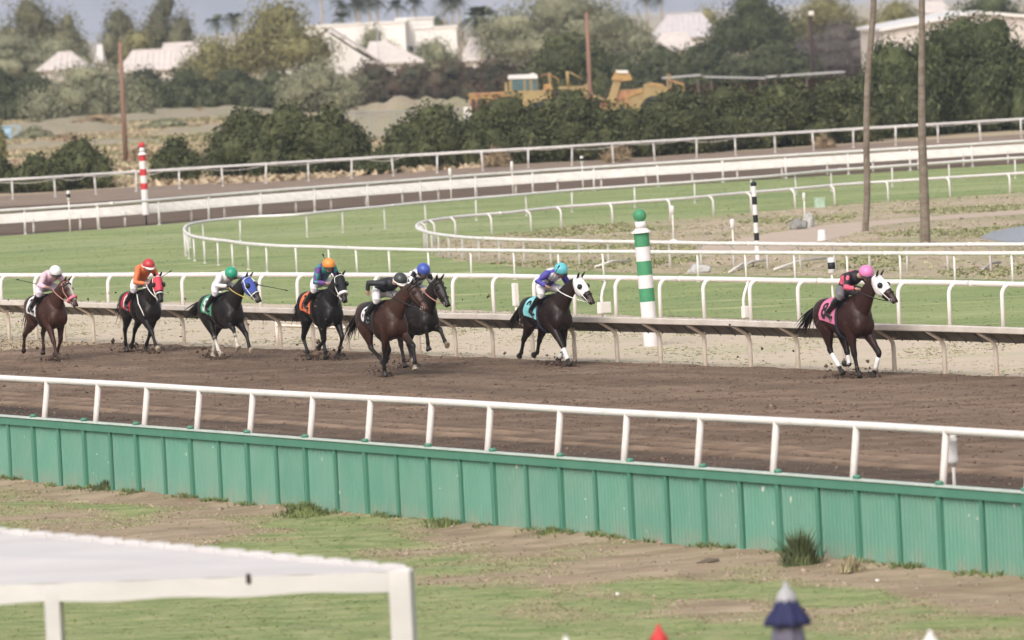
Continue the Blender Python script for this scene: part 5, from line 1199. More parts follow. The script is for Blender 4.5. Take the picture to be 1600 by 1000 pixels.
# ------------------------------------------------------------------ background buildings and poles
M_stucco = mat('cream_stucco', (0.62, 0.55, 0.48), 0.85, scale=2, var=.06); M_wstucco = mat('white_stucco', (0.76, 0.71, 0.66), 0.85, scale=1, var=.05)
M_tile = mat('pale_roof_tile', (0.66, 0.58, 0.53), 0.8, scale=1.2, col2=(0.56, 0.49, 0.45), bump=0.04, bscale=6); M_tile2 = mat('grey_lilac_roof', (0.50, 0.45, 0.45), 0.8, scale=1.2, col2=(0.58, 0.53, 0.52), bump=0.04, bscale=6)
M_glassd = mat('dark_window', (0.05, 0.06, 0.07), 0.15, var=.1)
M_metalw = mat('beige_metal_siding', (0.60, 0.53, 0.48), 0.55, scale=1, var=.06)
def house(name, label, px0, px1, yeave, yridge, d, depth=9, inset=.25, roof=M_tile, wall=M_stucco, over=.4, ribs=True, shift=0.0, group='houses beyond the field'):
    pc = (px0 + px1) / 2; s = FPX / d; base = AT(pc, 300, d); base.z = 0; W = (px1 - px0) / s; ze = CAMH - (yeave - YH(pc)) / s; zr = CAMH - (yridge - YH(pc)) / s
    root = thing(name, label, 'house', base, 0, group)
    b = MB(); b.box((0, depth / 2, ze / 2), (W - over * 2, depth - over * 2, ze)); wl = b.build('wall', wall, root)
    i = inset * W; xr0, xr1 = -W / 2 + i + shift * W, W / 2 - i + shift * W; rb = MB(); th = .12
    lo = [(-W / 2, 0, ze), (W / 2, 0, ze), (W / 2, depth, ze), (-W / 2, depth, ze)]; hi = [(xr0, depth / 2, zr), (xr1, depth / 2, zr)]
    vs = lo + hi + [(x, y, z - th) for x, y, z in lo]
    rb.add(vs, [(0, 1, 5, 4), (1, 2, 5), (2, 3, 4, 5), (3, 0, 4), (0, 6, 7, 1), (1, 7, 8, 2), (2, 8, 9, 3), (3, 9, 6, 0), (6, 9, 8, 7)])
    if ribs:
        n = int(W / .55)
        for k in range(1, n):
            t = k / n; x = -W / 2 + W * t; top = 1.0
            if x < xr0: top = (x + W / 2) / max(.01, i + shift * W)
            if x > xr1: top = (W / 2 - x) / max(.01, i - shift * W)
            top = min(1, max(.05, top)); rb.tube([(x, -.03, ze + .03), (x, depth / 2 * top, ze + (zr - ze) * top + .03)], .055, 5)
    rb.tube([hi[0], hi[1]], .12, 6); rb.build('roof', roof, root)
    for k in (-.25, .2):
        f = MB(); f.box((W * k, over - .03, ze * .55), (1.5, .08, 1.1)); fo = f.build('window', M_wstucco, root); p = MB(); p.box((W * k, over - .08, ze * .55), (1.3, .04, .9)); p.build('pane', M_glassd, fo)
    return root
house('tiled_house', 'house with a ribbed pale tile roof behind the hedge left of the yellow green tree', 193, 302, 108, 78, 640, 8, .16, shift=.03)
house('tiled_house', 'taller ribbed tile roof rising behind the left ribbed one', 255, 330, 92, 67, 660, 9, .12)
house('tiled_house', 'small pale hip roof at the left edge beyond the hedge', 66, 150, 107, 82, 640, 9, .36)
house('tiled_house', 'sliver of white house between the left trees', 158, 172, 95, 70, 700, 6, .2, roof=M_wstucco, ribs=False)
def gable_house():
    d = 640; s = FPX / d; base = AT(548, 300, d); base.z = 0
    X = lambda px: (px - 548) / s
    Z = lambda px, y: CAMH - (y - YH(px)) / s
    root = thing('cream_house', 'cream house with a long gable and a hip roof wing', 'house', base, 0, 'houses beyond the field')
    ze, zr = Z(590, 93), Z(525, 46); b = MB()
    prof = [(X(455), 0, 0), (X(588), 0, 0), (X(588), 0, ze), (X(525), 0, zr - .25), (X(455), 0, ze)]
    b.prism(prof, (0, 12, 0)); b.build('wall', M_wstucco, root)
    r_ = MB()
    for (x0, x1) in ((X(525), X(600)), (X(525), X(445))):
        r_.prism([(x0, -.06, zr + .12), (x1, -.06, ze - .02), (x1, -.06, ze + .10), (x0, -.06, zr + .25)] if x1 > x0 else [(x0, -.06, zr + .12), (x0, -.06, zr + .25), (x1, -.06, ze + .10), (x1, -.06, ze - .02)], (0, 13, 0))
    r_.build('roof', M_tile, root)
    w_ = MB(); W0, W1 = X(575), X(672); zr2 = Z(615, 63); ze2 = Z(640, 95)
    w_.box(((W0 + W1) / 2 - .3, 4.6, ze2 / 2), (W1 - W0 - 1.2, 8, ze2)); w_.build('wing_wall', M_wstucco, root)
    q = MB(); q.add([(W0, 0, ze2), (W1, 0, ze2), (W1, 9, ze2), (W0, 9, ze2), (X(588), 4.5, zr2), (X(612), 4.5, zr2), (W0, 0, ze2 - .2), (W1, 0, ze2 - .2), (W1, 9, ze2 - .2), (W0, 9, ze2 - .2)], [(0, 1, 5, 4), (1, 2, 5), (2, 3, 4, 5), (3, 0, 4), (0, 6, 7, 1), (1, 7, 8, 2), (2, 8, 9, 3), (3, 9, 6, 0)]); q.build('wing_roof', M_tile, root)
gable_house()
def block(name, label, cat, px0, px1, ytop, d, depth, wall, roofh=.25, roof=None):
    pc = (px0 + px1) / 2; s = FPX / d; base = AT(pc, 300, d); base.z = 0; W = (px1 - px0) / s; z = CAMH - (ytop - YH(pc)) / s
    root = thing(name, label, cat, base, 0, 'long white buildings behind the houses'); b = MB(); b.box((0, depth / 2, z / 2 - .1), (W, depth, z - .2)); b.build('wall', wall, root)
    c_ = MB(); c_.bbox((0, depth / 2, z - roofh / 2 + .05), (W + .3, depth + .3, roofh), b=.03); c_.build('parapet', roof or M_wstucco, root)
    p = MB(); p.box((-W * .2, -.02, z * .45), (1.2, .06, 1.2)); p.build('window', M_glassd, root); return root
block('white_building', 'long flat topped white building below the row of palms', 'building', 488, 646, 36, 810, 14, M_wstucco)
block('white_building', 'raised flat topped part of the white building at its right', 'building', 632, 690, 27, 822, 12, M_wstucco)
block('white_building', 'lower white building right of the raised white part', 'building', 662, 726, 41, 800, 12, M_wstucco)
house('tiled_house', 'cream hip roof beside the broad shaggy palm', 728, 812, 92, 58, 690, 9, .22, ribs=False)
house('tiled_house', 'pale house with a lilac grey roof left of the dark tree', 1028, 1142, 57, 22, 700, 10, .26, roof=M_tile2, ribs=True)
house('tiled_house', 'lower white tiled roof in front of the lilac grey one', 1030, 1100, 78, 52, 670, 7, .2)
house('tiled_house', 'cream roof half hidden right of the great grey green tree', 935, 1010, 82, 45, 690, 8, .3, ribs=False)
house('tiled_house', 'small pinkish roof between the palm trunks far behind', 1455, 1500, 18, 2, 720, 8, .2, ribs=False)
def warehouse():
    d = 470; s = FPX / d; base = AT(1392, 300, d); base.z = 0; X = lambda px: (px - 1392) / s; Z = lambda px, y: CAMH - (y - YH(px)) / s
    root = thing('metal_building', 'beige ribbed metal building behind the big evergreens', 'building', base)
    ze, zp = Z(1392, 47), Z(1540, 21); x1 = X(1690); xm = X(1540); b = MB()
    b.prism([(0, 0, 0), (x1, 0, 0), (x1, 0, ze), (xm, 0, zp), (0, 0, ze)], (0, 30, 0))
    for k in range(1, int(x1 / .42)):
        x = k * .42; zt = ze + (zp - ze) * (x / xm if x < xm else (x1 - x) / (x1 - xm)); b.box((x, -.03, zt / 2), (.06, .06, zt - .1))
    b.build('siding', M_metalw, root); r_ = MB()
    for (a, c, z0, z1) in ((-.25, xm, ze - .05, zp), (xm, x1 + .25, zp, ze - .05)): r_.prism([(a, -.35, z0), (c, -.35, z1), (c, -.35, z1 + .22), (a, -.35, z0 + .22)], (0, 31, 0))
    r_.build('roof', M_white, root)
warehouse()
M_shed = mat('dusty_sheet_roof', (0.36, 0.34, 0.33), 0.6, scale=1, col2=(0.55, 0.53, 0.52), fac=(.55, .65))
def shed():
    d = 430; s = FPX / d; base = AT(1185, 300, d); base.z = 0; X = lambda px: (px - 1185) / s; root = thing('open_shed', 'long low open shed with a thin pale roof behind the hedge', 'shed', base)
    for (a, c, y0, y1) in ((1045, 1105, 121, 116), (1110, 1205, 119, 121), (1208, 1330, 119, 111)):
        z0 = CAMH - (y0 - YH(a)) / s; z1 = CAMH - (y1 - YH(c)) / s; b = MB(); b.prism([(X(a), 0, z0 - .07), (X(c), 0, z1 - .07), (X(c), 0, z1), (X(a), 0, z0)], (0, 5, 0)); b.build('roof', M_shed, root)
        for k in (.1, .5, .9): q = MB(); x = X(a) + (X(c) - X(a)) * k; q.box((x, .3, (z0 - .15) / 2), (.12, .12, z0 - .15)); q.build('post', M_bark, root)
    b = MB(); b.box((X(1190), 4.6, 1.1), (X(1320) - X(1050), .15, 2.2)); b.build('back_wall', M_bark, root)
shed()
M_pole = mat('brown_pole_wood', (0.205, 0.115, 0.085), 0.85, scale=3, col2=(0.28, 0.165, 0.12), stretch=(3, 3, .4)); M_poled = mat('dark_pole', (0.055, 0.035, 0.032), 0.8, scale=3, var=.2)
def pole(label, px0, y0, px1, y1, d, r0_, r1_, material, cat='pole', lamp=False):
    base = AT(px1, y1, d); base.z = 0; s = FPX / d; zt = CAMH - (y0 - YH(px0)) / s; q = AT(px0, y0, d) - AT(px1, y1, d); zb = CAMH - (y1 - YH(px1)) / s
    root = thing('utility_pole' if not lamp else 'floodlight_pole', label, cat, base); b = MB(); k = (q.x) / max(.1, zt - zb)
    b.tube([(-k * zb, 0, -.1), (k * (zt - zb) * .5, 0, zt * .5), (k * (zt - zb), 0, zt)], [r0_, (r0_ + r1_) / 2, r1_], 10); b.build('shaft', material, root, True)
    t = Vector((k * (zt - zb), 0, zt)); h = MB()
    if lamp: h.bbox(t + Vector((.05, -.15, .05)), (.35, .3, .3), b=.05); h.build('lamp_head', M_white2, root)
    else: h.tube([t - Vector((0, 0, .02)), t + Vector((0, 0, .03))], [r1_ * 1.06, r1_ * .8], 10); h.build('cap', material, root, True)
    return root
pole('tall brown wooden pole standing in the dry field', 187.5, 66, 197, 257, 374, .145, .11, M_pole)
pole('brown wooden pole rising in front of the great grey green tree', 916.5, 19, 922, 152, 402, .15, .115, M_pole)
pole('dark floodlight pole right of the dark tree', 1266, 22, 1270, 128, 440, .15, .12, M_poled, lamp=True)
pole('thin grey pole in front of the long white building', 589.5, 42, 592, 96, 640, .06, .05, M_steel)
# ------------------------------------------------------------------ yellow earthmover behind the shrubs
M_yel = mat('machine_yellow', (0.36, 0.265, 0.12), 0.7, scale=1.2, col2=(0.27, 0.185, 0.095), fac=(.4, .7)); M_rusty = mat('rusty_yellow', (0.42, 0.26, 0.10), 0.75, scale=1.4, col2=(0.30, 0.12, 0.085), fac=(.45, .6)); M_tyre = mat('rubber_tyre', (0.03, 0.03, 0.03), 0.9)
M_teal = mat('tinted_glass', (0.09, 0.14, 0.145), 0.2, var=.1)
def machine():
    d = 412; s = FPX / d; base = AT(850, 300, d); base.z = 0; X = lambda px: (px - 850) / s; Z = lambda px, y: CAMH - (y - YH(px)) / s
    root = thing('earthmover', 'yellow scraper earthmover with a white roofed cab behind the shrubs', 'earthmover', base)
    def slab(name, pts, y0, y1, material, parent=root):
        b = MB(); b.prism([(X(a), y0, Z(a, c)) for a, c in pts], (0, y1 - y0, 0)); return b.build(name, material, parent)
    slab('hood', [(739, 200), (800, 200), (800, 143), (741, 146)], 0, 2.4, M_rusty); slab('hood_cap', [(738, 149), (800, 146), (798, 143), (742, 145.5)], -.08, 2.5, M_rusty)
    slab('chassis', [(796, 190), (872, 190), (868, 140), (796, 142)], .1, 2.2, M_yel)
    cab = slab('cab', [(803, 146), (850, 146), (848, 121), (804, 122)], .3, 2.2, M_yel)
    slab('pane', [(808.5, 141), (826, 141), (826, 123.5), (808.5, 123.5)], .25, .29, M_teal, cab); slab('pane', [(829.5, 141), (836, 141), (835.5, 123.5), (829.5, 123.5)], .25, .29, M_teal, cab); slab('pane', [(840, 141), (848.5, 140), (847, 123), (840, 123.5)], .25, .29, M_teal, cab)
    slab('cab_roof', [(802, 123), (849, 122), (848.5, 116), (842, 113), (836, 115.5), (803, 117)], .2, 2.3, M_white)
    slab('gooseneck', [(880, 135), (918, 134), (932, 142), (934, 150), (912, 140), (882, 139)], .7, 1.6, M_yel); slab('gooseneck_mount', [(918, 134), (930, 128), (936, 152), (930, 175), (922, 175)], .6, 1.8, M_yel)
    for (px, y0, y1) in ((868, 113, 140), (896, 111, 136)):
        b = MB(); b.tube([(X(px), 1, Z(px, y1)), (X(px), 1, Z(px, y0))], .10, 8); b.build('hydraulic_cylinder', M_yel, root, True)
    b = MB(); b.tube([(X(a), .6, Z(a, c)) for a, c in ((853, 120), (855, 117), (866, 115), (880, 122), (882, 130))], .04, 6); b.build('guard_rail', M_rusty, root, True)
    b = MB(); b.tube([(X(a), .8, Z(a, c)) for a, c in ((899, 112), (908, 117), (920, 124))], .05, 6); b.build('hose_line', M_yel, root, True)
    slab('valve_block', [(856, 145), (872, 145), (870, 130), (858, 131)], .4, 1.4, M_rusty)
    slab('bowl', [(944, 164), (972, 140), (1002, 139), (1012, 137), (1012, 200), (944, 200)], .3, 2.8, M_yel); slab('apron_arm', [(955, 160), (966, 128), (974, 116), (984, 117), (978, 130), (968, 160)], .1, .5, M_yel)
    slab('apron_head', [(964, 124), (972, 110), (991, 110.5), (997, 124), (984, 126)], .0, 1.8, M_rusty); slab('apron_plate', [(972, 113), (972, 109), (990, 109.5), (990, 114)], -.1, 1.9, M_white2)
    slab('rear_engine', [(1012, 145), (1014, 132), (1026, 128), (1044, 131), (1050, 137), (1050, 175), (1012, 175)], .3, 2.5, M_yel); slab('exhaust_shroud', [(1020, 133), (1044, 135), (1043, 131), (1022, 129)], .25, 2.4, M_rusty)
    for k in range(5): slab('grille_bar', [(744 + k * 9, 176), (749 + k * 9, 176), (749 + k * 9, 154), (744 + k * 9, 154)], -.06, .02, M_poled)
    slab('gap_shade_block', [(872, 150), (884, 150), (884, 140), (872, 141)], .5, 1.2, M_poled); slab('ladder', [(797, 176), (801, 176), (801, 128), (797, 128)], -.1, -.02, M_yel); slab('step', [(786, 150), (803, 150), (803, 146), (786, 146)], -.25, .2, M_rusty)  # dark slab after the chassis stands in for a shaded gap
    slab('bowl_rib', [(985, 165), (989, 165), (989, 141), (985, 141)], .2, .32, M_rusty); slab('bowl_lip', [(944, 168), (1012, 143), (1012, 139), (972, 142), (944, 163)], .22, .34, M_rusty)
    for px, y0, y1 in ((938, 150, 168), (948, 138, 160)): b = MB(); b.tube([(X(px), .2, Z(px, y1)), (X(px + 12), .2, Z(px + 12, y0))], .06, 6); b.build('lift_rod', M_poled, root, True)
    b = MB(); b.tube([(X(932), .2, Z(932, 148)), (X(962), .0, Z(962, 160))], .07, 6); b.build('draft_arm', M_yel, root, True)
    for px in (770, 850, 905, 1030):
        t = MB(); t.lathe([(.35, -.35), (.8, -.35), (.95, -.22), (.95, .22), (.8, .35), (.35, .35)], 20, Vector((X(px), .2, .95)), Vector((0, 1, 0))); w_ = t.build('wheel', M_tyre, root, True); h = MB(); h.lathe([(.34, -.36), (.30, .36)], 14, Vector((X(px), .2, .95)), Vector((0, 1, 0))); h.build('rim', M_yel, w_, True)
    b = thing('conveyor_frame', 'yellow ladder frame with a sloping boom right of the earthmover', 'machine', AT(1062, 300, d) * 1.0); b.location.z = 0; x0 = b.location.x; XX = lambda px: AT(px, 300, d).x - x0
    for px in (1051.5, 1056): q = MB(); q.box((XX(px), 0, Z(px, 115) / 2), (.08, .08, Z(px, 115))); q.build('upright', M_yel, b)
    q = MB(); q.box((XX(1053.7), 0, Z(1054, 116)), (.26, .09, .07)); q.box((XX(1053.7), 0, Z(1054, 124)), (.26, .09, .07)); q.build('rung', M_yel, b)
    q = MB(); q.tube([(XX(1056), 0, Z(1056, 125)), (XX(1077), 0, Z(1077, 132))], .08, 6); q.build('boom', M_rusty, b)
    q = MB(); q.tube([(XX(1076), 0, Z(1077, 132)), (XX(1077), 0, 0)], .06, 6); q.build('leg', M_rusty, b)
machine()
# chain link fence, earth mounds, blue trailer
M_wire = mat('wire', (0.40, 0.40, 0.39), 0.5, metal=.3)
def chain_fence():
    a, c = AT(545, 300, 405), AT(742, 300, 396); a.z = c.z = 0; L = (c - a).length; t = (c - a).normalized(); root = thing('chain_link_fence', 'grey chain link fence across the dirt mound between the dark shrubs', 'fence', a)
    b = MB()
    n = int(L / .16)
    for k in range(n):
        for s_ in (-1, 1):
            p = t * (k * .16); q = t * (k * .16 + s_ * 1.0); 
            if 0 <= q.dot(t) <= L: b.tube([p + Vector((0, 0, .05)), q + Vector((0, 0, 1.85))], .006, 3, cap=False)
    b.build('wire_mesh', M_wire, root)
    b = MB(); b.tube([Vector((0, 0, 1.88)), t * L + Vector((0, 0, 1.88))], .035, 6); b.build('top_rail', M_steel, root)
    for k in range(int(L / 2.4) + 1): q = MB(); q.tube([t * (k * 2.4) + Vector((0, 0, 0)), t * (k * 2.4) + Vector((0, 0, 1.95))], .035, 6); q.build('post', M_steel, root)
    q = MB(); q.box(t * (L - .3) + Vector((0, -.1, 1.0)), (.45, .1, 2.0)); q.build('gate_post', M_white2, root)
chain_fence()
def mound(px, d, wpx, ytop, dep, material, seed):
    s = FPX / d; c = AT(px, 300, d); c.z = 0; W = wpx / s; h = CAMH - (ytop - YH(px)) / s; V = []; nx, ny = 60, 18
    for j in range(ny + 1):
        for i in range(nx + 1):
            u, v = i / nx * 2 - 1, j / ny * 2 - 1; f = max(0, 1 - u * u) ** .55 * max(0, 1 - v * v); p = Vector((c.x + u * W / 2, c.y + v * dep / 2, 0)); f *= 1 + .5 * noise.noise(p * .35 + Vector((seed, 0, 0))) + .2 * noise.noise(p * 1.2)
            V.append((p.x, p.y, -.05 + (h + .05) * f))
    F = [(j * (nx + 1) + i, j * (nx + 1) + i + 1, (j + 1) * (nx + 1) + i + 1, (j + 1) * (nx + 1) + i) for j in range(ny) for i in range(nx)]
    o = link('earth_mound', npmesh('earth_mound', np.array(V), np.array(F), material, True)); tag(o, kind='structure'); return o
M_mound = mat('dry_mound', (0.32, 0.255, 0.19), 0.95, scale=.5, col2=(0.27, 0.25, 0.15), bump=.1, bscale=3, detail=8)
mound(640, 425, 330, 160, 22, M_mound, 1); mound(250, 560, 420, 172, 40, M_mound, 2); mound(60, 500, 300, 193, 26, M_mound, 3); mound(330, 470, 190, 196, 18, M_mound, 4); mound(120, 440, 330, 219, 12, M_mound, 5)
M_blue = mat('pale_blue_paint', (0.36, 0.50, 0.60), 0.5, scale=2, var=.08)
tr = thing('blue_trailer', 'pale blue skeletal trailer at the left edge of the dry field', 'trailer', AT(23, 300, 482)); tr.location.z = 0
for x in (-.68, .0, .45, .68): b = MB(); b.box((x, 0, .55), (.06, .5, 1.1)); b.build('upright', M_blue, tr)
b = MB(); b.bbox((-.32, .1, .6), (.66, .5, .9), b=.04); b.build('tank', M_blue, tr)
for z in (.15, .58, 1.08): b = MB(); b.box((0, 0, z), (1.42, .5, .06)); b.build('crossbar', M_blue, tr)
for x in (-.4, .4): b = MB(); b.lathe([(.05, -.08), (.22, -.08), (.22, .08), (.05, .08)], 14, Vector((x, -.2, .2)), Vector((0, 1, 0))); b.build('wheel', M_tyre, tr, True)
# mountain far beyond
M_mtn = mat('mountain_rock', (0.17, 0.17, 0.19), 0.95, scale=.0025, col2=(0.34, 0.32, 0.33), detail=12, fac=(.38, .62))
def hills():
    nx, ny = 90, 16; V = []
    for j in range(ny + 1):
        for i in range(nx + 1):
            x = -3600 + 7200 * i / nx; y = 7600 + 2600 * j / ny; v = j / ny
            z = (60 + 560 * v ** .8) * (1 + .45 * noise.noise(Vector((x * .0007, v * 2, 1)))) + 60 * noise.noise(Vector((x * .004, y * .004, 2))); V.append((x, y, -5 if j == 0 else max(0, z)))
    F = [(j * (nx + 1) + i, j * (nx + 1) + i + 1, (j + 1) * (nx + 1) + i + 1, (j + 1) * (nx + 1) + i) for j in range(ny) for i in range(nx)]
    tag(link('hills', npmesh('hills', np.array(V), np.array(F), M_mtn, True)), kind='structure')
hills()

# ------------------------------------------------------------------ ground cover: grass tufts, clods
def tufts(name, pts, h, w, material, seed, blades=3, lean=.35):
    """every tuft a fan of pointed blades standing on its spot"""
    r = np.random.default_rng(seed); P = np.repeat(np.asarray(pts), blades, axis=0); n = len(P); a = r.uniform(0, 2 * PI, n); hs = h * r.uniform(.45, 1.3, n); ws = w * r.uniform(.5, 1.2, n) / 2
    sx, sy = np.cos(a), np.sin(a); off = r.normal(size=(n, 2)) * w * .35; ln = r.normal(size=(n, 2)) * lean * hs[:, None]
    bx, by, bz = P[:, 0] + off[:, 0], P[:, 1] + off[:, 1], P[:, 2] - .004
    V = np.stack([np.c_[bx - sx * ws, by - sy * ws, bz], np.c_[bx + sx * ws, by + sy * ws, bz], np.c_[bx + sx * ws * .25 + ln[:, 0], by + sy * ws * .25 + ln[:, 1], bz + hs], np.c_[bx - sx * ws * .35 + ln[:, 0] * .9, by - sy * ws * .35 + ln[:, 1] * .9, bz + hs * .85]], axis=1).reshape(-1, 3)
    return tag(link(name, npmesh(name, V, np.arange(n * 4).reshape(-1, 4), material)), kind='stuff')
def scatter(pix, n, z, seed, dens=None):
    """random ground points inside a ground polygon"""
    r = np.random.default_rng(seed); X = np.array([(p.x, p.y) for p in pix]); lo, hi = X.min(0), X.max(0); out = []
    while sum(len(o) for o in out) < n:
        q = r.uniform(lo, hi, (n * 2, 2)); ins = np.zeros(len(q), bool)
        for (x0, y0), (x1, y1) in zip(X, np.roll(X, -1, 0)):
            c = ((y0 > q[:, 1]) != (y1 > q[:, 1])) & (q[:, 0] < (x1 - x0) * (q[:, 1] - y0) / (y1 - y0 + 1e-12) + x0); ins ^= c
        q = q[ins]
        if dens is not None: q = q[np.array([r.random() < dens(a, b) for a, b in q], bool)] if len(q) else q
        out.append(q)
    q = np.vstack(out)[:n]; return np.c_[q, np.full(len(q), z)]
def clods(name, P, size, material, seed, squash=.7):
    r = np.random.default_rng(seed); n = len(P); base = np.array([(1, 0, 0), (0, 1, 0), (-1, 0, 0), (0, -1, 0), (0, 0, 1), (0, 0, -1)], float); f = np.array([(0, 1, 4), (1, 2, 4), (2, 3, 4), (3, 0, 4), (1, 0, 5), (2, 1, 5), (3, 2, 5), (0, 3, 5)])
    s_ = size * np.exp(r.normal(size=n) * .45); V = base[None] * (1 + r.normal(size=(n, 6, 1)) * .25); V += r.normal(size=(n, 6, 3)) * .22; V *= s_[:, None, None]; V[:, :, 2] *= squash
    V += P[:, None, :]; F = f[None] + (np.arange(n) * 6)[:, None, None]
    return tag(link(name, npmesh(name, V.reshape(-1, 3), F.reshape(-1, 3), material)), kind='stuff')
G_turf = M_turf.copy(); G_turf.name = 'turf_blades'
def add_island(M, amt):
    n = M.node_tree.nodes; L = M.node_tree.links; b = n['Principled BSDF']; src = b.inputs['Base Color'].links[0].from_socket; g_ = n.new('ShaderNodeNewGeometry'); h = n.new('ShaderNodeHueSaturation'); v = n.new('ShaderNodeMapRange'); v.inputs[3].default_value = 1 - amt; v.inputs[4].default_value = 1 + amt
    L.new(g_.outputs['Random Per Island'], v.inputs[0]); L.new(v.outputs[0], h.inputs['Value']); L.new(src, h.inputs['Color']); L.new(h.outputs[0], b.inputs['Base Color'])
    for l in list(b.inputs['Normal'].links): L.remove(l)
    return M
add_island(G_turf, .08)
turf_poly = [G(-40, 470), G(400, 475), G(800, 488), G(1200, 501), G(1640, 514), G(1640, 440), G(1300, 434), G(1000, 429), G(850, 421), G(740, 412), G(690, 403), G(664, 392), G(668, 383), G(700, 374), G(800, 366), G(880, 355), G(960, 350), G(1072, 343), G(1166, 334), G(1335, 319), G(1459, 311), G(1640, 300), G(1640, 254), G(1200, 281.5), G(800, 307.5), G(400, 339), G(215, 356.5), G(110, 367.5), G(-40, 371)]
tufts('turf_grass', scatter(turf_poly, 16000, .010, 3), .014, .06, G_turf, 4, 3, 2.2)
G_dryt = mat('dry_grass_blade', (0.47, 0.40, 0.26), 0.9, scale=.5, col2=(0.36, 0.34, 0.18), island=.3, fac=(.35, .65))
G_weed = mat('weed_blade', (0.12, 0.16, 0.055), 0.9, scale=1.0, col2=(0.20, 0.23, 0.09), island=.3)
G_vweed = mat('verge_weed_blade', (0.22, 0.24, 0.11), 0.9, scale=1.0, col2=(0.29, 0.29, 0.15), island=.15)
verge_poly = [G(-20, 529), G(400, 545), G(800, 561), G(1200, 576), G(1630, 592), G(1630, 514), G(800, 487), G(400, 474), G(-20, 468)]
tufts('verge_grass', scatter(verge_poly, 3600, .006, 5, lambda x, y: .15 + .85 * (noise.noise(Vector((x * .5, y * .3, 4))) > 0)), .018, .06, G_dryt, 6, 3, 1.4)
tufts('verge_weeds', scatter(verge_poly, 2600, .006, 15, lambda x, y: .02 + .98 * (noise.noise(Vector((x * .35, y * .22, 9))) > .12)), .02, .07, G_vweed, 16, 3, 1.4)
PATHP = [(p.x, p.y) for p in (G(*q) for q in ((1085, 388), (1200, 366), (1300, 351), (1375, 345), (1450, 339.5), (1640, 326), (1640, 333), (1500, 342), (1420, 348), (1370, 353), (1330, 366), (1295, 376), (1240, 390), (1100, 402)))]
PONDP = [(p.x, p.y) for p in (G(*q) for q in ((1525, 374), (1545, 364), (1560, 359), (1640, 349), (1640, 386), (1560, 380)))]
def inside(P, x, y):
    c = False
    for (x0, y0), (x1, y1) in zip(P, P[1:] + P[:1]):
        if (y0 > y) != (y1 > y) and x < (x1 - x0) * (y - y0) / (y1 - y0) + x0: c = not c
    return c
def offp(x, y): return not inside(PATHP, x, y) and not inside(PONDP, x, y)
inf_poly = INF[:10] + [G(1640, 298), G(1640, 437)] + INF[13:]
tufts('infield_weeds', scatter(inf_poly, 2600, .014, 7, lambda x, y: offp(x, y) * (.02 + .98 * (noise.noise(Vector((x * .22, y * .10, 2))) > .15))), .06, .09, G_vweed, 8, 4, .8)
tufts('infield_dry_grass', scatter(inf_poly, 3500, .014, 17, lambda x, y: offp(x, y) * 1.0), .03, .08, G_dryt, 18, 4, 1.2)
G_field = mat('field_grass_blade', (0.46, 0.36, 0.24), 0.9, scale=.06, col2=(0.26, 0.245, 0.125), island=.25, fac=(.42, .6))
field_poly = [G(-60, 300), G(400, 286), G(760, 262), G(760, 210), G(560, 190), G(360, 178), G(-60, 190)]
tufts('field_grass', scatter(field_poly, 22000, .0, 51), .24, .42, G_field, 52, 4, .9)
M_clod = mat('dirt_clod', (0.12, 0.078, 0.056), 0.95, scale=3, col2=(0.205, 0.142, 0.104), island=.25)
M_clod2 = mat('sandy_clod', (0.36, 0.28, 0.21), 0.95, scale=3, col2=(0.27, 0.20, 0.15), island=.25)
trk_poly = [wallpt(-12, -.5), wallpt(44, -.5)] + [G(1640, 594), G(1200, 577.5), G(800, 563), G(400, 547), G(-20, 530)]
clods('dirt_clods', scatter(trk_poly, 52000, .033, 9), .0125, M_clod, 10)
clods('infield_clods', scatter(inf_poly, 700, .02, 11, lambda x, y: offp(x, y) * 1.0), .04, M_clod2, 12)
# dirt thrown up by the hooves: sprays still in the air and splashes round the landing hooves
rr = np.random.default_rng(21); sp_ = []
for H in HORSES:
    o = Vector((H['o'][0], H['o'][1], 0)); h = Vector((math.sin(R(H['a'])), -math.cos(R(H['a'])), 0)); l = Vector((math.cos(R(H['a'])), math.sin(R(H['a'])), 0))
    for nm, P in H['legs'].items():
        if P[3][1] < .12:
            c_ = o + h * P[3][0] + l * (.10 if nm[0] == 'L' else -.10)
            for k in range(60): q = rr.normal(size=3); e_ = abs(rr.normal()); bk = h * (-.22 * e_); sp_.append((c_.x + bk.x + q[0] * .13, c_.y + bk.y + q[1] * .2, .02 + abs(q[2]) * .06 * (1 + e_)))
    for k in range(16):
        q = o - h * rr.uniform(1.2, 3.8) + l * rr.normal() * .5; sp_.append((q.x, q.y, rr.uniform(.15, 1.5)))
M_shadedirt = mat('shade_toned_dirt', (0.065, 0.042, 0.030), 0.95, scale=3, col2=(0.11, 0.072, 0.052), island=.25)  # thrown dirt, its colour darkened to suggest shadow under the horses
clods('flying_dirt', np.array(sp_), .019, M_shadedirt, 22, .9)
# apron: grass blades where the soil is grassy, weeds along the foot of the wall
def apron_pts(n, seed, lo, hi, dmin=-.05, dmax=16):
    r = random.Random(seed); out = []
    while len(out) < n:
        u = r.uniform(-2, 46); d = dmin + (dmax - dmin) * r.random(); p = wallpt(u, d); c_ = cover(p)
        if lo <= c_ <= hi and r.random() < .25 + .75 * c_: out.append((p.x, p.y, apron_z(p)))
    return out
G_apr = mat('apron_grass_blade', (0.15, 0.205, 0.06), 0.85, scale=.8, col2=(0.32, 0.32, 0.15), island=.2)
G_aprd = mat('apron_straw_blade', (0.42, 0.345, 0.235), 0.9, scale=.9, col2=(0.28, 0.25, 0.13), island=.3)
tufts('apron_grass', apron_pts(18000, 31, .5, 1), .03, .012, G_apr, 32, 4, 1.8)
tufts('apron_straw', apron_pts(9000, 33, .05, .8), .025, .025, G_aprd, 34, 4, .7)
foot = []; r_ = random.Random(35)
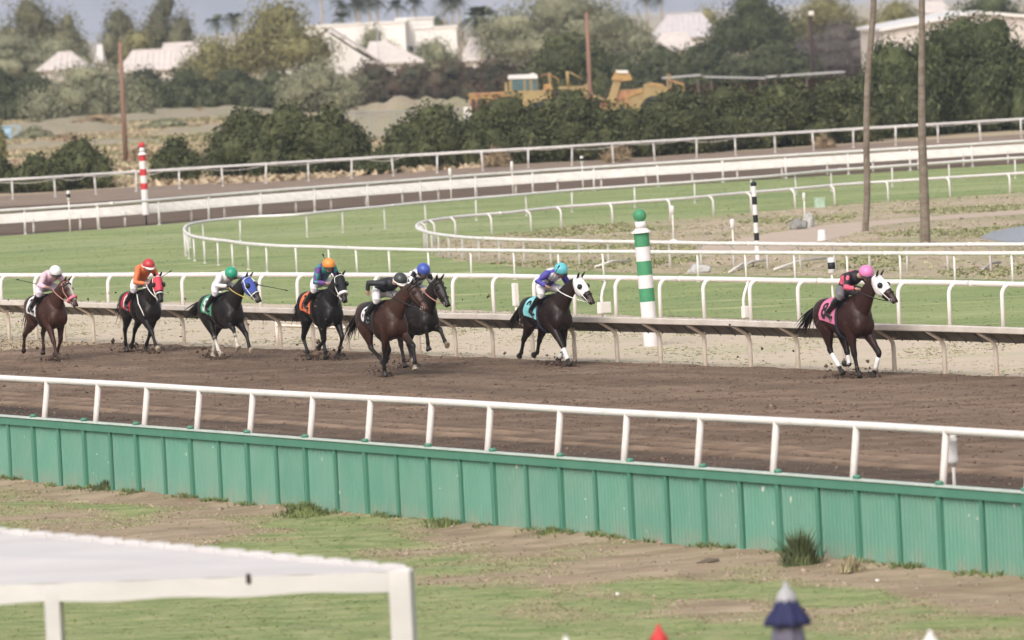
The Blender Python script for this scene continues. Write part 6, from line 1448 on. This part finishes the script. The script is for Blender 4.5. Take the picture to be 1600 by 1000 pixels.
for k in range(1500):
    u = r_.uniform(-1, 40); 
    if noise.noise(Vector((u * .9, 0, 0))) >.02: p = wallpt(u, abs(r_.gauss(0, .13)) + .03); foot.append((p.x, p.y, apron_z(p)))
tufts('wall_foot_weeds', foot, .075, .025, G_weed, 36, 4, .7)
clods('apron_clods', np.array(apron_pts(2600, 41, 0, .5)), .022, M_clod2, 42)
def weed(label, px, y, n, h, spread, material, seed):
    c_ = G(px, y, BASE); r = random.Random(seed); root = thing('weed_clump', label, 'weed', c_, 0, 'weeds along the green wall'); b = MB()
    for k in range(n * 3):
        a = r.uniform(0, 2 * PI); q = abs(r.gauss(0, .5)) * spread; p = Vector((math.cos(a) * q, math.sin(a) * q * .6, 0)); hh = h * r.uniform(.25, 1.0) * max(.25, 1 - .6 * q / spread) ; t = p + Vector((r.gauss(0, .30) * hh, r.gauss(0, .30) * hh, hh)); w_ = r.uniform(.006, .014); m_ = p.lerp(t, .5) + Vector((0, 0, hh * .06)); s_ = Vector((math.cos(a + 1.5), math.sin(a + 1.5), 0)) * w_
        b.add([p - s_, p + s_, m_ + s_, m_ - s_], [(0, 1, 2, 3)]); b.add([m_ - s_, m_ + s_, t], [(0, 1, 2)])
    b.build('foliage', material, root); return root
G_weedd = mat('dark_weed_blade', (0.065, 0.085, 0.035), 0.85, scale=2, col2=(0.12, 0.14, 0.06), island=.35)
weed('tall dark weed clump against the wall above the navy umbrella', 1252, 884, 260, .66, .34, G_weedd, 1)
weed('bright green weed clump against the wall left of centre', 478, 806, 360, .30, .55, G_weed, 2)
weed('low weed clump at the wall near the left edge', 168, 768, 240, .26, .45, G_weedd, 3)
weed('thin dry weed at the wall right of the navy umbrella', 1330, 893, 60, .30, .35, G_aprd, 5)
weed('sprawling weed at the wall between the canopy corner and the centre', 700, 824, 110, .20, .6, G_weed, 6)
weed('small weed clump at the wall below the fallen posts', 862, 838, 200, .20, .40, G_weed, 4)

# ------------------------------------------------------------------ foreground canopy and folded umbrellas
M_canvas = mat('white_canvas', (0.60, 0.565, 0.55), 0.8, scale=1.2, col2=(0.49, 0.46, 0.45), bump=.006, bscale=4, stretch=(.3, 1, 1), rotz=.5, fac=(.4, .75))
def canopy():
    zt = 1.72; C0 = G(641, 892, zt); e1 = (G(0, 914, zt) - C0).normalized(); e2 = (G(0, 832, zt) - C0).normalized()
    S_ = 9.5; S2 = 16; root = thing('canopy', 'white canvas canopy on square legs in the lower left foreground', 'canopy', C0)
    z0 = Vector((0, 0, 1)); ap = e1 * (S_ / 2) + e2 * (S2 / 2) + z0 * .10
    cs = [Vector((0, 0, 0)), e1 * S_, e1 * S_ + e2 * S2, e2 * S2]
    b = MB(); n = 14
    for k in range(4):
        a, c = cs[k], cs[(k + 1) % 4]; o = len(b.v)
        for i in range(n + 1):
            for j in range(n + 1):
                p = a.lerp(c, j / n).lerp(ap, i / n); p.z -= .05 * math.sin(PI * i / n) * abs(math.sin(PI * j / n)); b.v.append(tuple(p)); b.c.append((1, 1, 1))
        for i in range(n):
            for j in range(n): q = o + i * (n + 1) + j; b.f.append((q, q + 1, q + n + 2, q + n + 1)); b.m.append(0)
    b.build('roof', M_canvas, root, True)
    for k in range(4):
        a, c = cs[k], cs[(k + 1) % 4]; d = (c - a); m_ = 60; v = MB(); nn = Vector((d.y, -d.x, 0)).normalized()
        for i in range(m_ + 1):
            p = a + d * (i / m_) + nn * (.012 * math.sin(i * 1.1)); v.v += [tuple(p + Vector((0, 0, .0))), tuple(p + Vector((0, 0, -.20 - .012 * math.sin(i * .7))))]; v.c += [(1, 1, 1)] * 2
        for i in range(m_): v.f.append((2 * i, 2 * i + 2, 2 * i + 3, 2 * i + 1)); v.m.append(0)
        v.build('valance', M_canvas, root, True)
    for k, c in enumerate(cs):
        q = MB(); q.bbox((0, 0, -1.36), (.235, .235, 2.75), b=.02); o = q.build('leg', M_canvas, root); o.location = c + (ap - c).normalized() * .13; o.location.z = 0; o.rotation_euler = (0, 0, math.atan2(e1.y, e1.x))
    q = MB(); q.bbox((0, 0, -1.40), (.17, .17, 2.75), b=.02); o = q.build('leg', M_canvas, root); o.location = e1 * 3.74 + e2 * .12; o.rotation_euler = (0, 0, math.atan2(e1.y, e1.x))
    for c, s_ in ((e1 * .05 - e2 * .02 + Vector((0, 0, -.04)), (.07, .05, .08)), (e1 * 1.72 - e2 * .02 + Vector((0, 0, -.02)), (.05, .04, .10)), ((ap * .86) + Vector((0, 0, .03)), (.14, .10, .06))):
        q = MB(); q.bbox(c, s_, b=.01); q.build('clamp', M_poled, root)
    hp_ = MB(); e2n = (cs[3] - cs[0]).normalized(); L2 = (cs[3] - cs[0]).length; k = .35
    while k < L2: hp_.bbox(cs[0] + e2n * k + Vector((0, 0, .022)), (.34, .12, .07), Matrix.Rotation(math.atan2(e2n.y, e2n.x), 3, 'Z'), .015); k += .58
    for k in (1, 2, 3): hp_.tube([cs[k] + Vector((0, 0, .01)), cs[(k + 1) % 4] + Vector((0, 0, .01))], .03, 6)
    hp_.build('frame', M_canvas, root)
canopy()
def folded_umbrella(label, px, ytip, d, fin, clothm, wpx, n=8, lower=None):
    base = AT(px, 900, d); s = FPX / d; zt = CAMH - (ytip - YH(px)) / s; base.z = BASE - .05; h = zt - base.z; root = thing('folded_umbrella', label, 'umbrella', base, 0, 'folded umbrellas in front of the wall'); w_ = wpx / s / 2
    f = MB(); f.lathe([(.0, h), (.016, h - .01), (.026, h - .05), (.05, h - .075), (.085, h - .13), (w_ * .52, h - .17), (w_ * .54, h - .19), (.02, h - .20)], 14); f.build('finial', fin, root, True)
    b = MB(); seg = 32; prof = [(.50, .165), (.66, .24), (.92, .33), (1.0, .37), (.98, .40), (.70, .385)]; vs = []
    for i, (q, dz) in enumerate(prof):
        for k in range(seg): a = 2 * PI * k / seg; rr_ = w_ * q * (1 + (.16 if i > 1 else .05) * math.sin(a * n) * (1 if i < 4 else 1.3)); vs.append((rr_ * math.cos(a), rr_ * math.sin(a), h - dz))
    b.add(vs, [(i * seg + k, i * seg + (k + 1) % seg, (i + 1) * seg + (k + 1) % seg, (i + 1) * seg + k) for i in range(len(prof) - 1) for k in range(seg)]); b.build('vent_cap', clothm, root, True)
    b = MB(); vs = []; prof = [(.58, .36), (.72, .48), (.86, .8), (.92, 1.2), (.8, 1.5), (.5, 1.55)]
    for i, (q, dz) in enumerate(prof):
        for k in range(seg): a = 2 * PI * k / seg; rr_ = w_ * q * (1 + .13 * math.sin(a * n)); vs.append((rr_ * math.cos(a), rr_ * math.sin(a), h - dz))
    b.add(vs, [(i * seg + k, i * seg + (k + 1) % seg, (i + 1) * seg + (k + 1) % seg, (i + 1) * seg + k) for i in range(len(prof) - 1) for k in range(seg)]); b.build('folded_canvas', lower or clothm, root, True)
    p = MB(); p.tube([(0, 0, 0), (0, 0, h - .2)], .025, 8); p.build('pole', M_steel, root, True); t = MB(); t.lathe([(.28, 0), (.28, .06), (.06, .10)], 16); t.build('foot', M_steel, root, True); return root
M_navy = cloth('navy_canvas', (0.020, 0.022, 0.075)); M_greyfin = mat('grey_finial', (0.34, 0.33, 0.34), 0.6); M_greycv = cloth('grey_violet_canvas', (0.13, 0.12, 0.165)); M_redc = cloth('red_canvas', (0.50, 0.05, 0.05)); M_whc = cloth('white_umbrella_canvas', (0.68, 0.65, 0.64))
folded_umbrella('folded navy umbrella with a pale pointed top below the wall', 1227, 908, 60, M_greyfin, M_navy, 66, lower=M_greycv)
folded_umbrella('red topped folded umbrella at the bottom edge of the picture', 1025, 976, 60, M_redc, M_redc, 48)
folded_umbrella('white folded umbrella tip at the bottom right', 1449, 985, 60, M_whc, M_whc, 36)
folded_umbrella('white umbrella tip barely showing at the bottom edge', 879, 994, 60, M_whc, M_whc, 34)
# bits of litter on the apron
lit = thing('dark_stick', 'short dark stick lying on the bare soil before the wall', 'stick', G(1106, 881, BASE + .03)); b = MB(); b.tube([(-.16, 0, 0), (0, .02, .04), (.17, 0, .05)], [.03, .045, .02], 7); b.build('stick', M_bark, lit, True)
for px, y, lab in ((1371, 909, 'crumpled white paper scrap on the soil right of the navy umbrella'), (965, 930, 'small white paper scrap on the grass in the middle foreground'), (1447, 887, 'white plastic scrap leaning against the foot of the wall')):
    rock(lab, G(px, y, BASE), (.028, .02, .025 if y > 890 else .09), M_white, px * .1, 'litter', 'paper_scrap')

# ------------------------------------------------------------------ haze
hz = MB(); hz.box((0, 5000, 498), (9600, 11400, 1000)); M_h = bpy.data.materials.new('haze'); M_h.use_nodes = True; n = M_h.node_tree.nodes; n.clear(); v = n.new('ShaderNodeVolumePrincipled'); v.inputs['Density'].default_value = 0.00013; v.inputs['Color'].default_value = (0.68, 0.79, 1.0, 1); v.inputs['Anisotropy'].default_value = 0.2
o = n.new('ShaderNodeOutputMaterial'); M_h.node_tree.links.new(v.outputs[0], o.inputs['Volume']); tag(hz.build('haze', M_h), kind='stuff')
